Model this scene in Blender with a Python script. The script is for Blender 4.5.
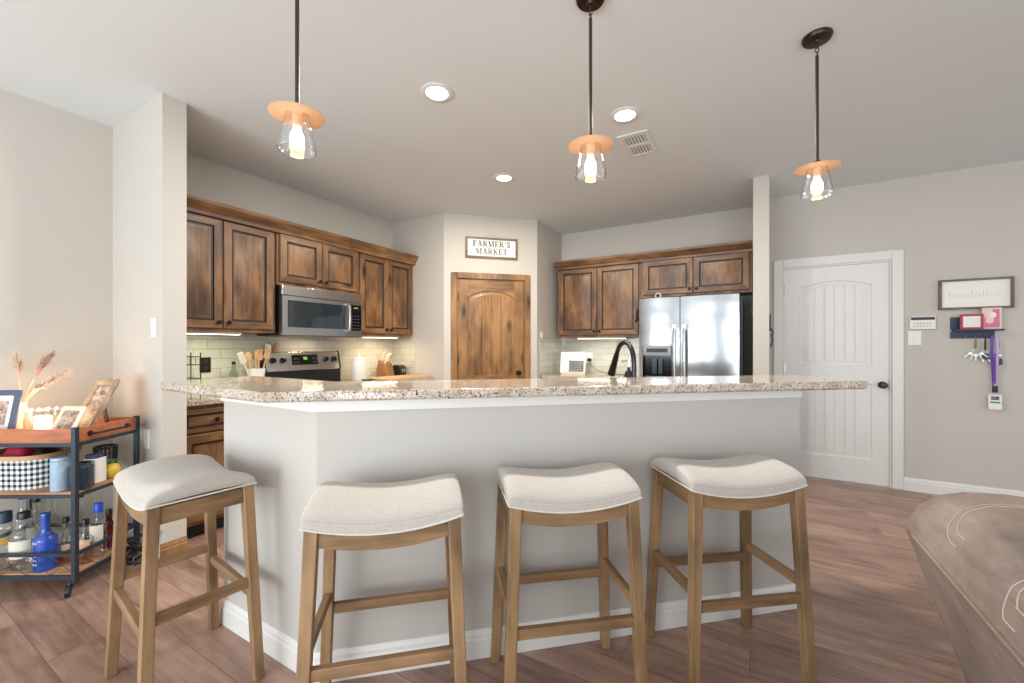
import bpy, bmesh, math, random
from mathutils import Vector, Matrix
random.seed(7)
S = bpy.context.scene
COL = S.collection
for o in list(bpy.data.objects):
    bpy.data.objects.remove(o)

# ---------------------------------------------------------------- camera, world, lights, exposure
H = 1.264            # eye height
F = 412.0            # focal length in pixels of the 1024 px wide frame
HY = 346.0           # row of the horizon
TH = math.radians(30)
C3, S3 = math.cos(TH), math.sin(TH)
cd = bpy.data.cameras.new('camera'); cam_ob = bpy.data.objects.new('camera', cd); COL.objects.link(cam_ob)
cam_ob.location = (0, 0, H); cam_ob.rotation_euler = (math.pi/2, 0, TH)
cd.sensor_width = 36; cd.lens = 36*F/1024; cd.shift_y = (HY-341.5)/1024; cd.clip_start = 0.02
S.camera = cam_ob
S.view_settings.view_transform = 'Standard'; S.view_settings.look = 'None'
S.view_settings.gamma = 1; S.view_settings.use_curve_mapping = False
S.view_settings.exposure = 0.08
W = bpy.data.worlds.new('world'); S.world = W; W.use_nodes = True
W.node_tree.nodes['Background'].inputs[0].default_value = (0.88, 0.95, 1.0, 1)
W.node_tree.nodes['Background'].inputs[1].default_value = 1.25

def srgb(r, g, b):
    f = lambda c: (c/255/12.92 if c/255 <= 0.04045 else ((c/255+0.055)/1.055)**2.4)
    return (f(r), f(g), f(b), 1)

def area(name, loc, rot, sx, sy, power, color=(1, 1, 1), parent=None, spread=180):
    l = bpy.data.lights.new(name, 'AREA'); l.shape = 'RECTANGLE'; l.size = sx; l.size_y = sy
    l.energy = power; l.color = color; l.spread = math.radians(spread)
    o = bpy.data.objects.new(name, l); COL.objects.link(o); o.location = loc; o.rotation_euler = rot
    if parent: o.parent = parent
    return o
# daylight of the big windows of the living room, behind the camera
area('window_daylight', (-1.9, -2.6, 1.0), (math.radians(112), 0, 0), 2.6, 1.7, 105, (0.88, 0.95, 1.0))
area('window_daylight', (1.8, -2.6, 1.0), (math.radians(118), 0, math.radians(8)), 2.2, 1.7, 70, (0.96, 0.98, 1.0))

def cam(X, Y):                      # camera-plan metres -> room metres (v across, u away)
    return (X*C3 - Y*S3, X*S3 + Y*C3)
def ray_u(x, u):                    # v where the view column x meets the plane u
    r = (x-512)/F; return u*(r*C3-S3)/(r*S3+C3)
def ray_v(x, v):
    r = (x-512)/F; return v*(r*S3+C3)/(r*C3-S3)
def depth(v, u): return -v*S3 + u*C3
def zat(y, v, u): return H + (HY-y)*depth(v, u)/F

# ---------------------------------------------------------------- materials
def nt(name):
    m = bpy.data.materials.new(name); m.use_nodes = True
    t = m.node_tree; b = t.nodes['Principled BSDF']
    return m, t, b
def N(t, typ, **kw):
    n = t.nodes.new(typ)
    for k, v in kw.items():
        if k in n.inputs.keys(): n.inputs[k].default_value = v
        else: setattr(n, k, v)
    return n
def ramp(t, fac, stops):
    n = t.nodes.new('ShaderNodeValToRGB'); t.links.new(fac, n.inputs[0])
    e = n.color_ramp.elements
    while len(e) < len(stops): e.new(0.5)
    for i, (p, c) in enumerate(stops): e[i].position = p; e[i].color = c
    return n.outputs[0]
def coords(t, scale=(1, 1, 1), rot=(0, 0, 0), rnd=False):
    tc = N(t, 'ShaderNodeTexCoord'); mp = N(t, 'ShaderNodeMapping')
    mp.inputs['Scale'].default_value = scale; mp.inputs['Rotation'].default_value = rot
    if rnd:
        oi = N(t, 'ShaderNodeObjectInfo'); ml = N(t, 'ShaderNodeVectorMath', operation='SCALE')
        cx = N(t, 'ShaderNodeCombineXYZ'); 
        for i in range(3): t.links.new(oi.outputs['Random'], cx.inputs[i])
        t.links.new(cx.outputs[0], ml.inputs[0]); ml.inputs['Scale'].default_value = 7.3
        ad = N(t, 'ShaderNodeVectorMath', operation='ADD')
        t.links.new(tc.outputs['Object'], ad.inputs[0]); t.links.new(ml.outputs[0], ad.inputs[1])
        t.links.new(ad.outputs[0], mp.inputs['Vector'])
    else:
        t.links.new(tc.outputs['Object'], mp.inputs['Vector'])
    return mp.outputs[0]
def mixc(t, fac, a, b, mode='MIX'):
    n = N(t, 'ShaderNodeMix', data_type='RGBA', blend_type=mode)
    for s, v in ((n.inputs[0], fac), (n.inputs[6], a), (n.inputs[7], b)):
        if hasattr(v, 'is_output'): t.links.new(v, s)
        else: s.default_value = v
    return n.outputs[2]
def bump(t, b, h, strength=0.2, dist=0.01):
    n = N(t, 'ShaderNodeBump', Strength=strength, Distance=dist)
    t.links.new(h, n.inputs['Height']); t.links.new(n.outputs[0], b.inputs['Normal'])
def noise(t, vec, scale, detail=4, rough=0.55):
    n = N(t, 'ShaderNodeTexNoise', Scale=scale, Detail=detail, Roughness=rough)
    t.links.new(vec, n.inputs['Vector']); return n.outputs['Fac']

def plain(name, col, rough=0.5, metal=0, nscale=60, var=0.06, bmp=0.05, emit=0, ecol=None, coat=0):
    m, t, b = nt(name)
    f = noise(t, coords(t), nscale)
    d = tuple(c*(1-var*2) for c in col[:3])+(1,); l = tuple(min(1, c*(1+var)) for c in col[:3])+(1,)
    t.links.new(ramp(t, f, [(0.3, d), (0.7, l)]), b.inputs['Base Color'])
    b.inputs['Roughness'].default_value = rough; b.inputs['Metallic'].default_value = metal
    b.inputs['Coat Weight'].default_value = coat
    if bmp: bump(t, b, f, bmp, 0.003)
    if emit:
        b.inputs['Emission Color'].default_value = ecol or col; b.inputs['Emission Strength'].default_value = emit
    return m

def wood(name, light, mid, dark, axis='z', rough=0.42, knots=True, stretch=14, blotch=4.0, bmp=0.08, coat=0.1):
    m, t, b = nt(name)
    sc = {'x': (1, stretch, stretch), 'y': (stretch, 1, stretch), 'z': (stretch, stretch, 1)}[axis]
    s2 = {'x': (.6, 1.6, 1.6), 'y': (1.6, .6, 1.6), 'z': (1.6, 1.6, .6)}[axis]
    v1 = coords(t, sc, rnd=True); v2 = coords(t, s2, rnd=True)
    g = noise(t, v1, 3.0, 6, 0.65); bl = noise(t, v2, blotch, 3, 0.6)
    c1 = ramp(t, g, [(0.28, dark), (0.5, mid), (0.75, light)])
    c2 = ramp(t, bl, [(0.34, dark), (0.48, mid), (0.64, light)])
    c = mixc(t, 0.55, c1, c2)
    if knots:
        vo = N(t, 'ShaderNodeTexVoronoi', Scale=3.4); t.links.new(v2, vo.inputs['Vector'])
        k = ramp(t, vo.outputs['Distance'], [(0.05, (1, 1, 1, 1)), (0.22, (0, 0, 0, 1))])
        c = mixc(t, k, c, tuple(x*0.3 for x in dark[:3])+(1,))
    t.links.new(c, b.inputs['Base Color'])
    b.inputs['Roughness'].default_value = rough; b.inputs['Coat Weight'].default_value = coat
    b.inputs['Coat Roughness'].default_value = 0.25
    bump(t, b, g, bmp, 0.003)
    return m

def m_wall(name, col, scale=70, st=0.10):
    m, t, b = nt(name); v = coords(t)
    f = noise(t, v, scale, 3); g = noise(t, v, 1.2, 2)
    t.links.new(ramp(t, g, [(0.3, tuple(c*0.985 for c in col[:3])+(1,)), (0.7, col)]), b.inputs['Base Color'])
    b.inputs['Roughness'].default_value = 0.75; bump(t, b, f, st, 0.004)
    return m

def m_floor():
    m, t, b = nt('laminate planks')
    v = coords(t)
    br = N(t, 'ShaderNodeTexBrick', Scale=1.0, offset=0.37, offset_frequency=2, squash=1.0)
    br.inputs['Color1'].default_value = (0, 0, 0, 1); br.inputs['Color2'].default_value = (1, 1, 1, 1)
    br.inputs['Mortar'].default_value = (0.5, 0.5, 0.5, 1)
    br.inputs['Mortar Size'].default_value = 0.0011; br.inputs['Brick Width'].default_value = 1.22; br.inputs['Row Height'].default_value = 0.165
    br.inputs['Bias'].default_value = 0.0
    t.links.new(v, br.inputs['Vector'])
    sep = N(t, 'ShaderNodeSeparateColor'); t.links.new(br.outputs['Color'], sep.inputs[0])
    off = N(t, 'ShaderNodeCombineXYZ'); t.links.new(sep.outputs[0], off.inputs[2]); 
    ml = N(t, 'ShaderNodeVectorMath', operation='SCALE', Scale=9.0); t.links.new(off.outputs[0], ml.inputs[0])
    mp = coords(t, (1.3, 15, 9)); ad = N(t, 'ShaderNodeVectorMath', operation='ADD')
    t.links.new(mp, ad.inputs[0]); t.links.new(ml.outputs[0], ad.inputs[1])
    g = noise(t, ad.outputs[0], 2.2, 7, 0.68)
    mp2 = coords(t, (1.0, 3.2, 3)); ad2 = N(t, 'ShaderNodeVectorMath', operation='ADD')
    t.links.new(mp2, ad2.inputs[0]); t.links.new(ml.outputs[0], ad2.inputs[1])
    bl = noise(t, ad2.outputs[0], 2.6, 3, 0.6)
    c1 = ramp(t, g, [(0.25, srgb(96, 70, 60)), (0.5, srgb(160, 128, 112)), (0.75, srgb(196, 168, 150))])
    c2 = ramp(t, bl, [(0.32, srgb(112, 82, 72)), (0.5, srgb(162, 129, 112)), (0.7, srgb(196, 166, 148))])
    c = mixc(t, 0.5, c1, c2)
    pv = ramp(t, sep.outputs[0], [(0.0, (0.82, 0.80, 0.80, 1)), (1.0, (1.08, 1.05, 1.04, 1))])
    c = mixc(t, 1.0, c, pv, 'MULTIPLY')
    c = mixc(t, br.outputs['Fac'], c, srgb(96, 70, 58))
    t.links.new(c, b.inputs['Base Color'])
    t.links.new(ramp(t, g, [(0.3, (.42, .42, .42, 1)), (0.7, (.32, .32, .32, 1))]), b.inputs['Roughness'])
    bump(t, b, g, 0.05, 0.002)
    return m

def m_granite():
    m, t, b = nt('speckled granite'); v = coords(t)
    n1 = noise(t, v, 90, 4, 0.7); n2 = noise(t, v, 14, 3, 0.6)
    c = ramp(t, n2, [(0.3, srgb(170, 154, 134)), (0.5, srgb(192, 180, 164)), (0.7, srgb(210, 202, 192))])
    vo = N(t, 'ShaderNodeTexVoronoi', Scale=210.0); t.links.new(v, vo.inputs['Vector'])
    s = N(t, 'ShaderNodeSeparateColor'); t.links.new(vo.outputs['Color'], s.inputs[0])
    k = ramp(t, s.outputs[0], [(0.80, (0, 0, 0, 1)), (0.82, (1, 1, 1, 1))])
    c = mixc(t, k, c, srgb(160, 130, 106))
    k2 = ramp(t, s.outputs[1], [(0.90, (0, 0, 0, 1)), (0.91, (1, 1, 1, 1))])
    c = mixc(t, k2, c, srgb(70, 58, 52))
    k3 = ramp(t, n1, [(0.60, (0, 0, 0, 1)), (0.66, (1, 1, 1, 1))])
    c = mixc(t, k3, c, srgb(176, 146, 116))
    t.links.new(c, b.inputs['Base Color'])
    b.inputs['Roughness'].default_value = 0.12; b.inputs['Coat Weight'].default_value = 0.3
    return m

def m_tile(name, rot):
    m, t, b = nt(name)
    v = coords(t, (1, 1, 1), rot)
    br = N(t, 'ShaderNodeTexBrick', Scale=1.0, offset=0.5)
    br.inputs['Color1'].default_value = srgb(190, 190, 176); br.inputs['Color2'].default_value = srgb(204, 202, 188)
    br.inputs['Mortar'].default_value = srgb(150, 148, 138)
    br.inputs['Mortar Size'].default_value = 0.0018; br.inputs['Brick Width'].default_value = 0.155; br.inputs['Row Height'].default_value = 0.0775
    t.links.new(v, br.inputs['Vector']); t.links.new(br.outputs['Color'], b.inputs['Base Color'])
    inv = N(t, 'ShaderNodeMath', operation='SUBTRACT'); inv.inputs[0].default_value = 1; t.links.new(br.outputs['Fac'], inv.inputs[1])
    bump(t, b, inv.outputs[0], 0.5, 0.003)
    b.inputs['Roughness'].default_value = 0.12; b.inputs['Coat Weight'].default_value = 0.5
    return m

def m_fabric(name, a, c2, scale=420):
    m, t, b = nt(name); v = coords(t)
    w1 = N(t, 'ShaderNodeTexWave', Scale=scale/6, Distortion=1.5, bands_direction='X'); t.links.new(v, w1.inputs['Vector'])
    w2 = N(t, 'ShaderNodeTexWave', Scale=scale/6, Distortion=1.5, bands_direction='Y'); t.links.new(v, w2.inputs['Vector'])
    mx = N(t, 'ShaderNodeMath', operation='MULTIPLY'); t.links.new(w1.outputs['Fac'], mx.inputs[0]); t.links.new(w2.outputs['Fac'], mx.inputs[1])
    n = noise(t, v, 90, 4, 0.7)
    ad = N(t, 'ShaderNodeMath', operation='ADD'); t.links.new(mx.outputs[0], ad.inputs[0]); t.links.new(n, ad.inputs[1])
    t.links.new(ramp(t, ad.outputs[0], [(0.35, c2), (0.9, a)]), b.inputs['Base Color'])
    b.inputs['Roughness'].default_value = 0.95; b.inputs['Sheen Weight'].default_value = 0.25
    bump(t, b, ad.outputs[0], 0.25, 0.002)
    return m

def m_steel(name, base=(0.62, 0.62, 0.62, 1), rough=0.24, wavy=0.0, axis='x'):
    m, t, b = nt(name)
    sc = {'x': (2, 200, 200), 'z': (200, 200, 2)}[axis]
    f = noise(t, coords(t, sc), 3, 3)
    t.links.new(ramp(t, f, [(0.3, tuple(c*0.92 for c in base[:3])+(1,)), (0.7, base)]), b.inputs['Base Color'])
    b.inputs['Metallic'].default_value = 1; b.inputs['Roughness'].default_value = rough
    if wavy:
        w = noise(t, coords(t, (1.0, 1.0, 2.0)), 1.7, 1, 0.4); bump(t, b, w, wavy, 0.1)
    return m

def m_clear(name, tint=(1, 1, 1, 1), gloss=0.07):
    m, t, b = nt(name); out = t.nodes['Material Output']
    tr = N(t, 'ShaderNodeBsdfTransparent'); tr.inputs[0].default_value = tint
    gl = N(t, 'ShaderNodeBsdfGlossy', Roughness=0.03)
    lw = N(t, 'ShaderNodeLayerWeight', Blend=0.35)
    mr = N(t, 'ShaderNodeMapRange'); mr.inputs['To Min'].default_value = gloss; mr.inputs['To Max'].default_value = 1.0
    t.links.new(lw.outputs['Facing'], mr.inputs['Value'])
    pw = N(t, 'ShaderNodeMath', operation='POWER'); pw.inputs[1].default_value = 1.35
    t.links.new(mr.outputs[0], pw.inputs[0])
    mx = N(t, 'ShaderNodeMixShader'); t.links.new(pw.outputs[0], mx.inputs[0])
    t.links.new(tr.outputs[0], mx.inputs[1]); t.links.new(gl.outputs[0], mx.inputs[2])
    t.links.new(mx.outputs[0], out.inputs[0]); t.nodes.remove(b)
    return m

def m_glass(name, tint, rough=0.02):
    m, t, b = nt(name)
    f = noise(t, coords(t), 8, 2)
    t.links.new(ramp(t, f, [(0.2, tint), (0.8, tuple(min(1, c*1.05) for c in tint[:3])+(1,))]), b.inputs['Base Color'])
    b.inputs['Transmission Weight'].default_value = 1; b.inputs['Roughness'].default_value = rough; b.inputs['IOR'].default_value = 1.45
    return m

def m_gingham():
    m, t, b = nt('gingham cloth'); v = coords(t)
    s = N(t, 'ShaderNodeSeparateXYZ'); t.links.new(v, s.inputs[0])
    def stripe(sock):
        a = N(t, 'ShaderNodeMath', operation='MULTIPLY'); a.inputs[1].default_value = 35.0; t.links.new(sock, a.inputs[0])
        f = N(t, 'ShaderNodeMath', operation='FRACT'); t.links.new(a.outputs[0], f.inputs[0])
        g = N(t, 'ShaderNodeMath', operation='GREATER_THAN'); g.inputs[1].default_value = 0.5; t.links.new(f.outputs[0], g.inputs[0]); return g.outputs[0]
    sx = N(t, 'ShaderNodeMath', operation='ADD'); t.links.new(s.outputs[0], sx.inputs[0]); t.links.new(s.outputs[1], sx.inputs[1])
    ad = N(t, 'ShaderNodeMath', operation='ADD'); t.links.new(stripe(sx.outputs[0]), ad.inputs[0]); t.links.new(stripe(s.outputs[2]), ad.inputs[1])
    dv = N(t, 'ShaderNodeMath', operation='MULTIPLY'); dv.inputs[1].default_value = 0.5; t.links.new(ad.outputs[0], dv.inputs[0])
    t.links.new(ramp(t, dv.outputs[0], [(0.0, srgb(236, 236, 232)), (0.5, srgb(150, 156, 160)), (1.0, srgb(22, 26, 30))]), b.inputs['Base Color'])
    b.inputs['Roughness'].default_value = 0.9
    return m

def m_leather():
    m, t, b = nt('brown suede leather'); v = coords(t)
    a = noise(t, v, 3.2, 5, 0.7); f = noise(t, v, 160, 3); st = noise(t, coords(t, (9, 2, 9)), 3.5, 4, .7)
    c = ramp(t, a, [(0.28, srgb(92, 82, 79)), (0.48, srgb(126, 110, 100)), (0.7, srgb(156, 138, 126))])
    c = mixc(t, 0.3, c, ramp(t, st, [(0.3, srgb(96, 82, 74)), (0.7, srgb(164, 144, 130))]))
    t.links.new(c, b.inputs['Base Color'])
    b.inputs['Roughness'].default_value = 0.65; bump(t, b, f, 0.2, 0.002)
    return m

M = {}
M['wall'] = m_wall('greige wall paint', srgb(197, 191, 182))
M['pony'] = m_wall('greige bar wall paint', srgb(192, 187, 180))
M['ceil'] = m_wall('ceiling paint', srgb(220, 223, 222), 45, 0.16)
M['trim'] = plain('white trim paint', srgb(224, 222, 217), 0.35, bmp=0.02, var=0.01)
M['door'] = plain('white door paint', srgb(226, 224, 221), 0.4, bmp=0.02, var=0.01)
M['floor'] = m_floor(); M['granite'] = m_granite()
AL = (srgb(164, 120, 78), srgb(108, 75, 47), srgb(48, 33, 22))
M['alder_v'] = wood('knotty alder upright grain', *AL, axis='z')
M['alder_h'] = wood('knotty alder level grain along x', *AL, axis='x')
M['alder_d'] = wood('knotty alder level grain along y', *AL, axis='y')
PD = (srgb(174, 128, 78), srgb(132, 94, 54), srgb(76, 52, 32))
M['pantry_v'] = wood('pantry alder upright grain', *PD, axis='z')
M['pantry_h'] = wood('pantry alder level grain', *PD, axis='x')
OK = (srgb(176, 142, 104), srgb(140, 109, 76), srgb(84, 64, 44))
M['glaze'] = plain('dark glazed groove', srgb(46, 30, 20), 0.45, var=0.15)
M['oak_v'] = wood('weathered oak upright grain', *OK, axis='z', rough=0.55, knots=False, coat=0)
M['oak_x'] = wood('weathered oak grain x', *OK, axis='x', rough=0.55, knots=False, coat=0)
M['oak_y'] = wood('weathered oak grain y', *OK, axis='y', rough=0.55, knots=False, coat=0)
CW = (srgb(208, 132, 88), srgb(178, 104, 66), srgb(130, 72, 46))
M['cart_wood'] = wood('red brown cart wood', *CW, axis='x', rough=0.4, knots=False)
M['shelf_wood'] = wood('tan shelf wood', srgb(206, 160, 120), srgb(184, 138, 100), srgb(140, 100, 70), axis='x', rough=0.5, knots=False)
M['board_wood'] = wood('pale cutting board wood', srgb(222, 186, 140), srgb(205, 166, 120), srgb(176, 136, 94), axis='y', rough=0.5, knots=False)
M['spoon_wood'] = wood('spoon wood', srgb(220, 178, 126), srgb(200, 156, 106), srgb(166, 122, 80), axis='z', rough=0.6, knots=False)
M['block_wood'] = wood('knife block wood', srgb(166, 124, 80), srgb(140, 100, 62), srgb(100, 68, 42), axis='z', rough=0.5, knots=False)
M['frame_wood'] = wood('grey brown frame wood', srgb(140, 122, 106), srgb(112, 96, 82), srgb(76, 62, 52), axis='x', rough=0.7, knots=False)
M['carved'] = wood('carved tan frame wood', srgb(204, 178, 148), srgb(172, 144, 116), srgb(120, 94, 72), axis='z', rough=0.7, knots=False)
M['linen'] = m_fabric('oatmeal linen', srgb(194, 186, 177), srgb(172, 163, 153))
M['piping'] = m_fabric('pale linen piping', srgb(220, 213, 203), srgb(202, 194, 184))
M['steel'] = m_steel('brushed steel'); M['fridge'] = m_steel('wavy brushed steel', (0.45, 0.465, 0.48, 1), 0.19, 0.13, 'z')
M['nickel'] = m_steel('satin nickel', (0.72, 0.71, 0.69, 1), 0.22)
M['bronze'] = plain('oil rubbed bronze', srgb(58, 44, 36), 0.35, 0.8, var=0.1)
M['rod'] = plain('dark pewter rod', srgb(74, 66, 58), 0.4, 0.7)
M['copper'] = plain('copper shade enamel', srgb(222, 178, 142), 0.55, 0.0, var=0.03)
M['gunmetal'] = plain('dark gunmetal', srgb(64, 66, 68), 0.3, 0.9)
M['black'] = plain('black plastic', srgb(24, 24, 26), 0.35)
M['blackglass'] = plain('black glass', srgb(10, 11, 13), 0.14, bmp=0, coat=0.5)
M['winglass'] = plain('microwave window glass', srgb(38, 46, 52), 0.05, bmp=0, coat=0.6)
M['cartmetal'] = plain('dark blue grey cart metal', srgb(50, 62, 72), 0.42, 0.4)
M['white'] = plain('white glazed ceramic', srgb(236, 234, 228), 0.2, bmp=0.01, var=0.01)
M['plate'] = plain('white plastic plate', srgb(232, 230, 224), 0.35, bmp=0, var=0.01)
M['cream'] = plain('cream paper', srgb(226, 214, 190), 0.8, var=0.04)
M['paper'] = plain('white paper', srgb(238, 236, 230), 0.8, var=0.01)
M['greyink'] = plain('grey ink', srgb(96, 92, 86), 0.8)
M['script'] = plain('faint script ink', srgb(216, 213, 209), 0.8)
M['paleink'] = plain('pale grey ink', srgb(188, 184, 180), 0.8)
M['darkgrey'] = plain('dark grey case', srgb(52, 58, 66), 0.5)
M['navy'] = plain('navy painted wood', srgb(48, 62, 88), 0.5, var=0.08)
M['purple'] = m_fabric('purple lanyard webbing', srgb(128, 92, 178), srgb(90, 60, 140))
M['lilac'] = m_fabric('lilac lanyard webbing', srgb(196, 180, 220), srgb(168, 150, 200))
M['red'] = plain('red card', srgb(178, 62, 72), 0.6)
M['crimson'] = plain('crimson pouch', srgb(176, 34, 66), 0.6)
M['pink'] = plain('pink card', srgb(226, 120, 152), 0.6)
M['palepink'] = plain('pale pink card', srgb(240, 208, 206), 0.6)
M['clear'] = m_clear('clear lamp glass')
M['bottle'] = m_clear('clear bottle glass', (0.93, 0.95, 0.94, 1), 0.12)
M['amber'] = m_glass('amber liqueur', srgb(224, 150, 60))
M['orange'] = m_glass('orange liqueur', srgb(240, 120, 40))
M['greenglass'] = m_clear('green oil glass', (0.70, 0.80, 0.74, 1), 0.1)
M['blueglass'] = plain('cobalt frosted bottle', srgb(34, 74, 168), 0.22, var=0.12, nscale=20, coat=0.4)
M['bluecap'] = plain('blue bottle cap', srgb(24, 74, 200), 0.35)
M['teal'] = plain('dark ribbed glass', srgb(42, 58, 68), 0.2, coat=0.4)
M['bluegrey'] = plain('pale blue canister', srgb(160, 182, 200), 0.4)
M['yellow'] = plain('yellow ceramic', srgb(232, 196, 70), 0.35, var=0.08, nscale=40)
M['leaf'] = plain('green leaf', srgb(70, 150, 80), 0.5)
M['lime'] = plain('lime label', srgb(178, 204, 70), 0.6)
M['label'] = plain('cream bottle label', srgb(228, 222, 206), 0.7)
M['gold'] = plain('gold label', srgb(196, 156, 70), 0.4, 0.3)
M['winered'] = m_glass('dark red liqueur', srgb(150, 30, 34))
M['gingham'] = m_gingham(); M['leather'] = m_leather()
M['stitch'] = m_fabric('pale stitching', srgb(188, 174, 164), srgb(166, 150, 140))
M['pampas'] = plain('dried pampas plume', srgb(216, 196, 176), 0.95, var=0.1)
M['pinkplume'] = plain('dried pink plume', srgb(196, 156, 144), 0.95, var=0.1)
M['bulb'] = plain('glowing bulb', srgb(255, 214, 150), 0.3, bmp=0, emit=14, ecol=srgb(255, 222, 172))
M['candle'] = plain('glowing candle light', srgb(255, 210, 140), 0.4, bmp=0, emit=5, ecol=srgb(255, 205, 140))
M['led'] = plain('glowing downlight', srgb(255, 250, 240), 0.3, bmp=0, emit=14, ecol=srgb(255, 248, 238))
M['ledwarm'] = plain('glowing warm downlight', srgb(255, 236, 200), 0.3, bmp=0, emit=10, ecol=srgb(255, 226, 186))
M['strip'] = plain('glowing cabinet strip', srgb(255, 240, 214), 0.3, bmp=0, emit=6, ecol=srgb(255, 236, 206))
M['digits'] = plain('green display digits', srgb(96, 160, 70), 0.4, bmp=0, emit=0.05, ecol=srgb(140, 210, 90))
M['photo'] = plain('faded photograph', srgb(186, 160, 142), 0.5, nscale=45, var=0.45)
M['bwphoto'] = plain('black and white photograph', srgb(120, 120, 120), 0.5, nscale=60, var=0.9)
M['mat_blue'] = plain('slate blue frame mount', srgb(84, 98, 116), 0.6, var=0.08)
M['tile_l'] = m_tile('subway tile facing across', (0, 0, 0)) # replaced below
M['sinksteel'] = m_steel('sink steel', (0.6, 0.6, 0.6, 1), 0.3)
# subway tile: the brick pattern lies in the texture's x-y plane, so turn wall directions into it
def tile_mat(name, along):
    m, t, b = nt(name)
    tc = N(t, 'ShaderNodeTexCoord'); s = N(t, 'ShaderNodeSeparateXYZ'); c = N(t, 'ShaderNodeCombineXYZ')
    t.links.new(tc.outputs['Object'], s.inputs[0])
    t.links.new(s.outputs[{'x': 0, 'y': 1}[along]], c.inputs[0]); t.links.new(s.outputs[2], c.inputs[1])
    br = N(t, 'ShaderNodeTexBrick', Scale=1.0, offset=0.5)
    br.inputs['Color1'].default_value = srgb(182, 180, 166); br.inputs['Color2'].default_value = srgb(196, 194, 181)
    br.inputs['Mortar'].default_value = srgb(158, 154, 144)
    br.inputs['Mortar Size'].default_value = 0.0022; br.inputs['Brick Width'].default_value = 0.19; br.inputs['Row Height'].default_value = 0.0775
    t.links.new(c.outputs[0], br.inputs['Vector']); t.links.new(br.outputs['Color'], b.inputs['Base Color'])
    inv = N(t, 'ShaderNodeMath', operation='SUBTRACT'); inv.inputs[0].default_value = 1; t.links.new(br.outputs['Fac'], inv.inputs[1])
    bump(t, b, inv.outputs[0], 0.5, 0.003)
    b.inputs['Roughness'].default_value = 0.14; b.inputs['Coat Weight'].default_value = 0.4
    return m
bpy.data.materials.remove(M['tile_l'])
M['tile_y'] = tile_mat('subway tile along y', 'y'); M['tile_x'] = tile_mat('subway tile along x', 'x')

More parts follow.
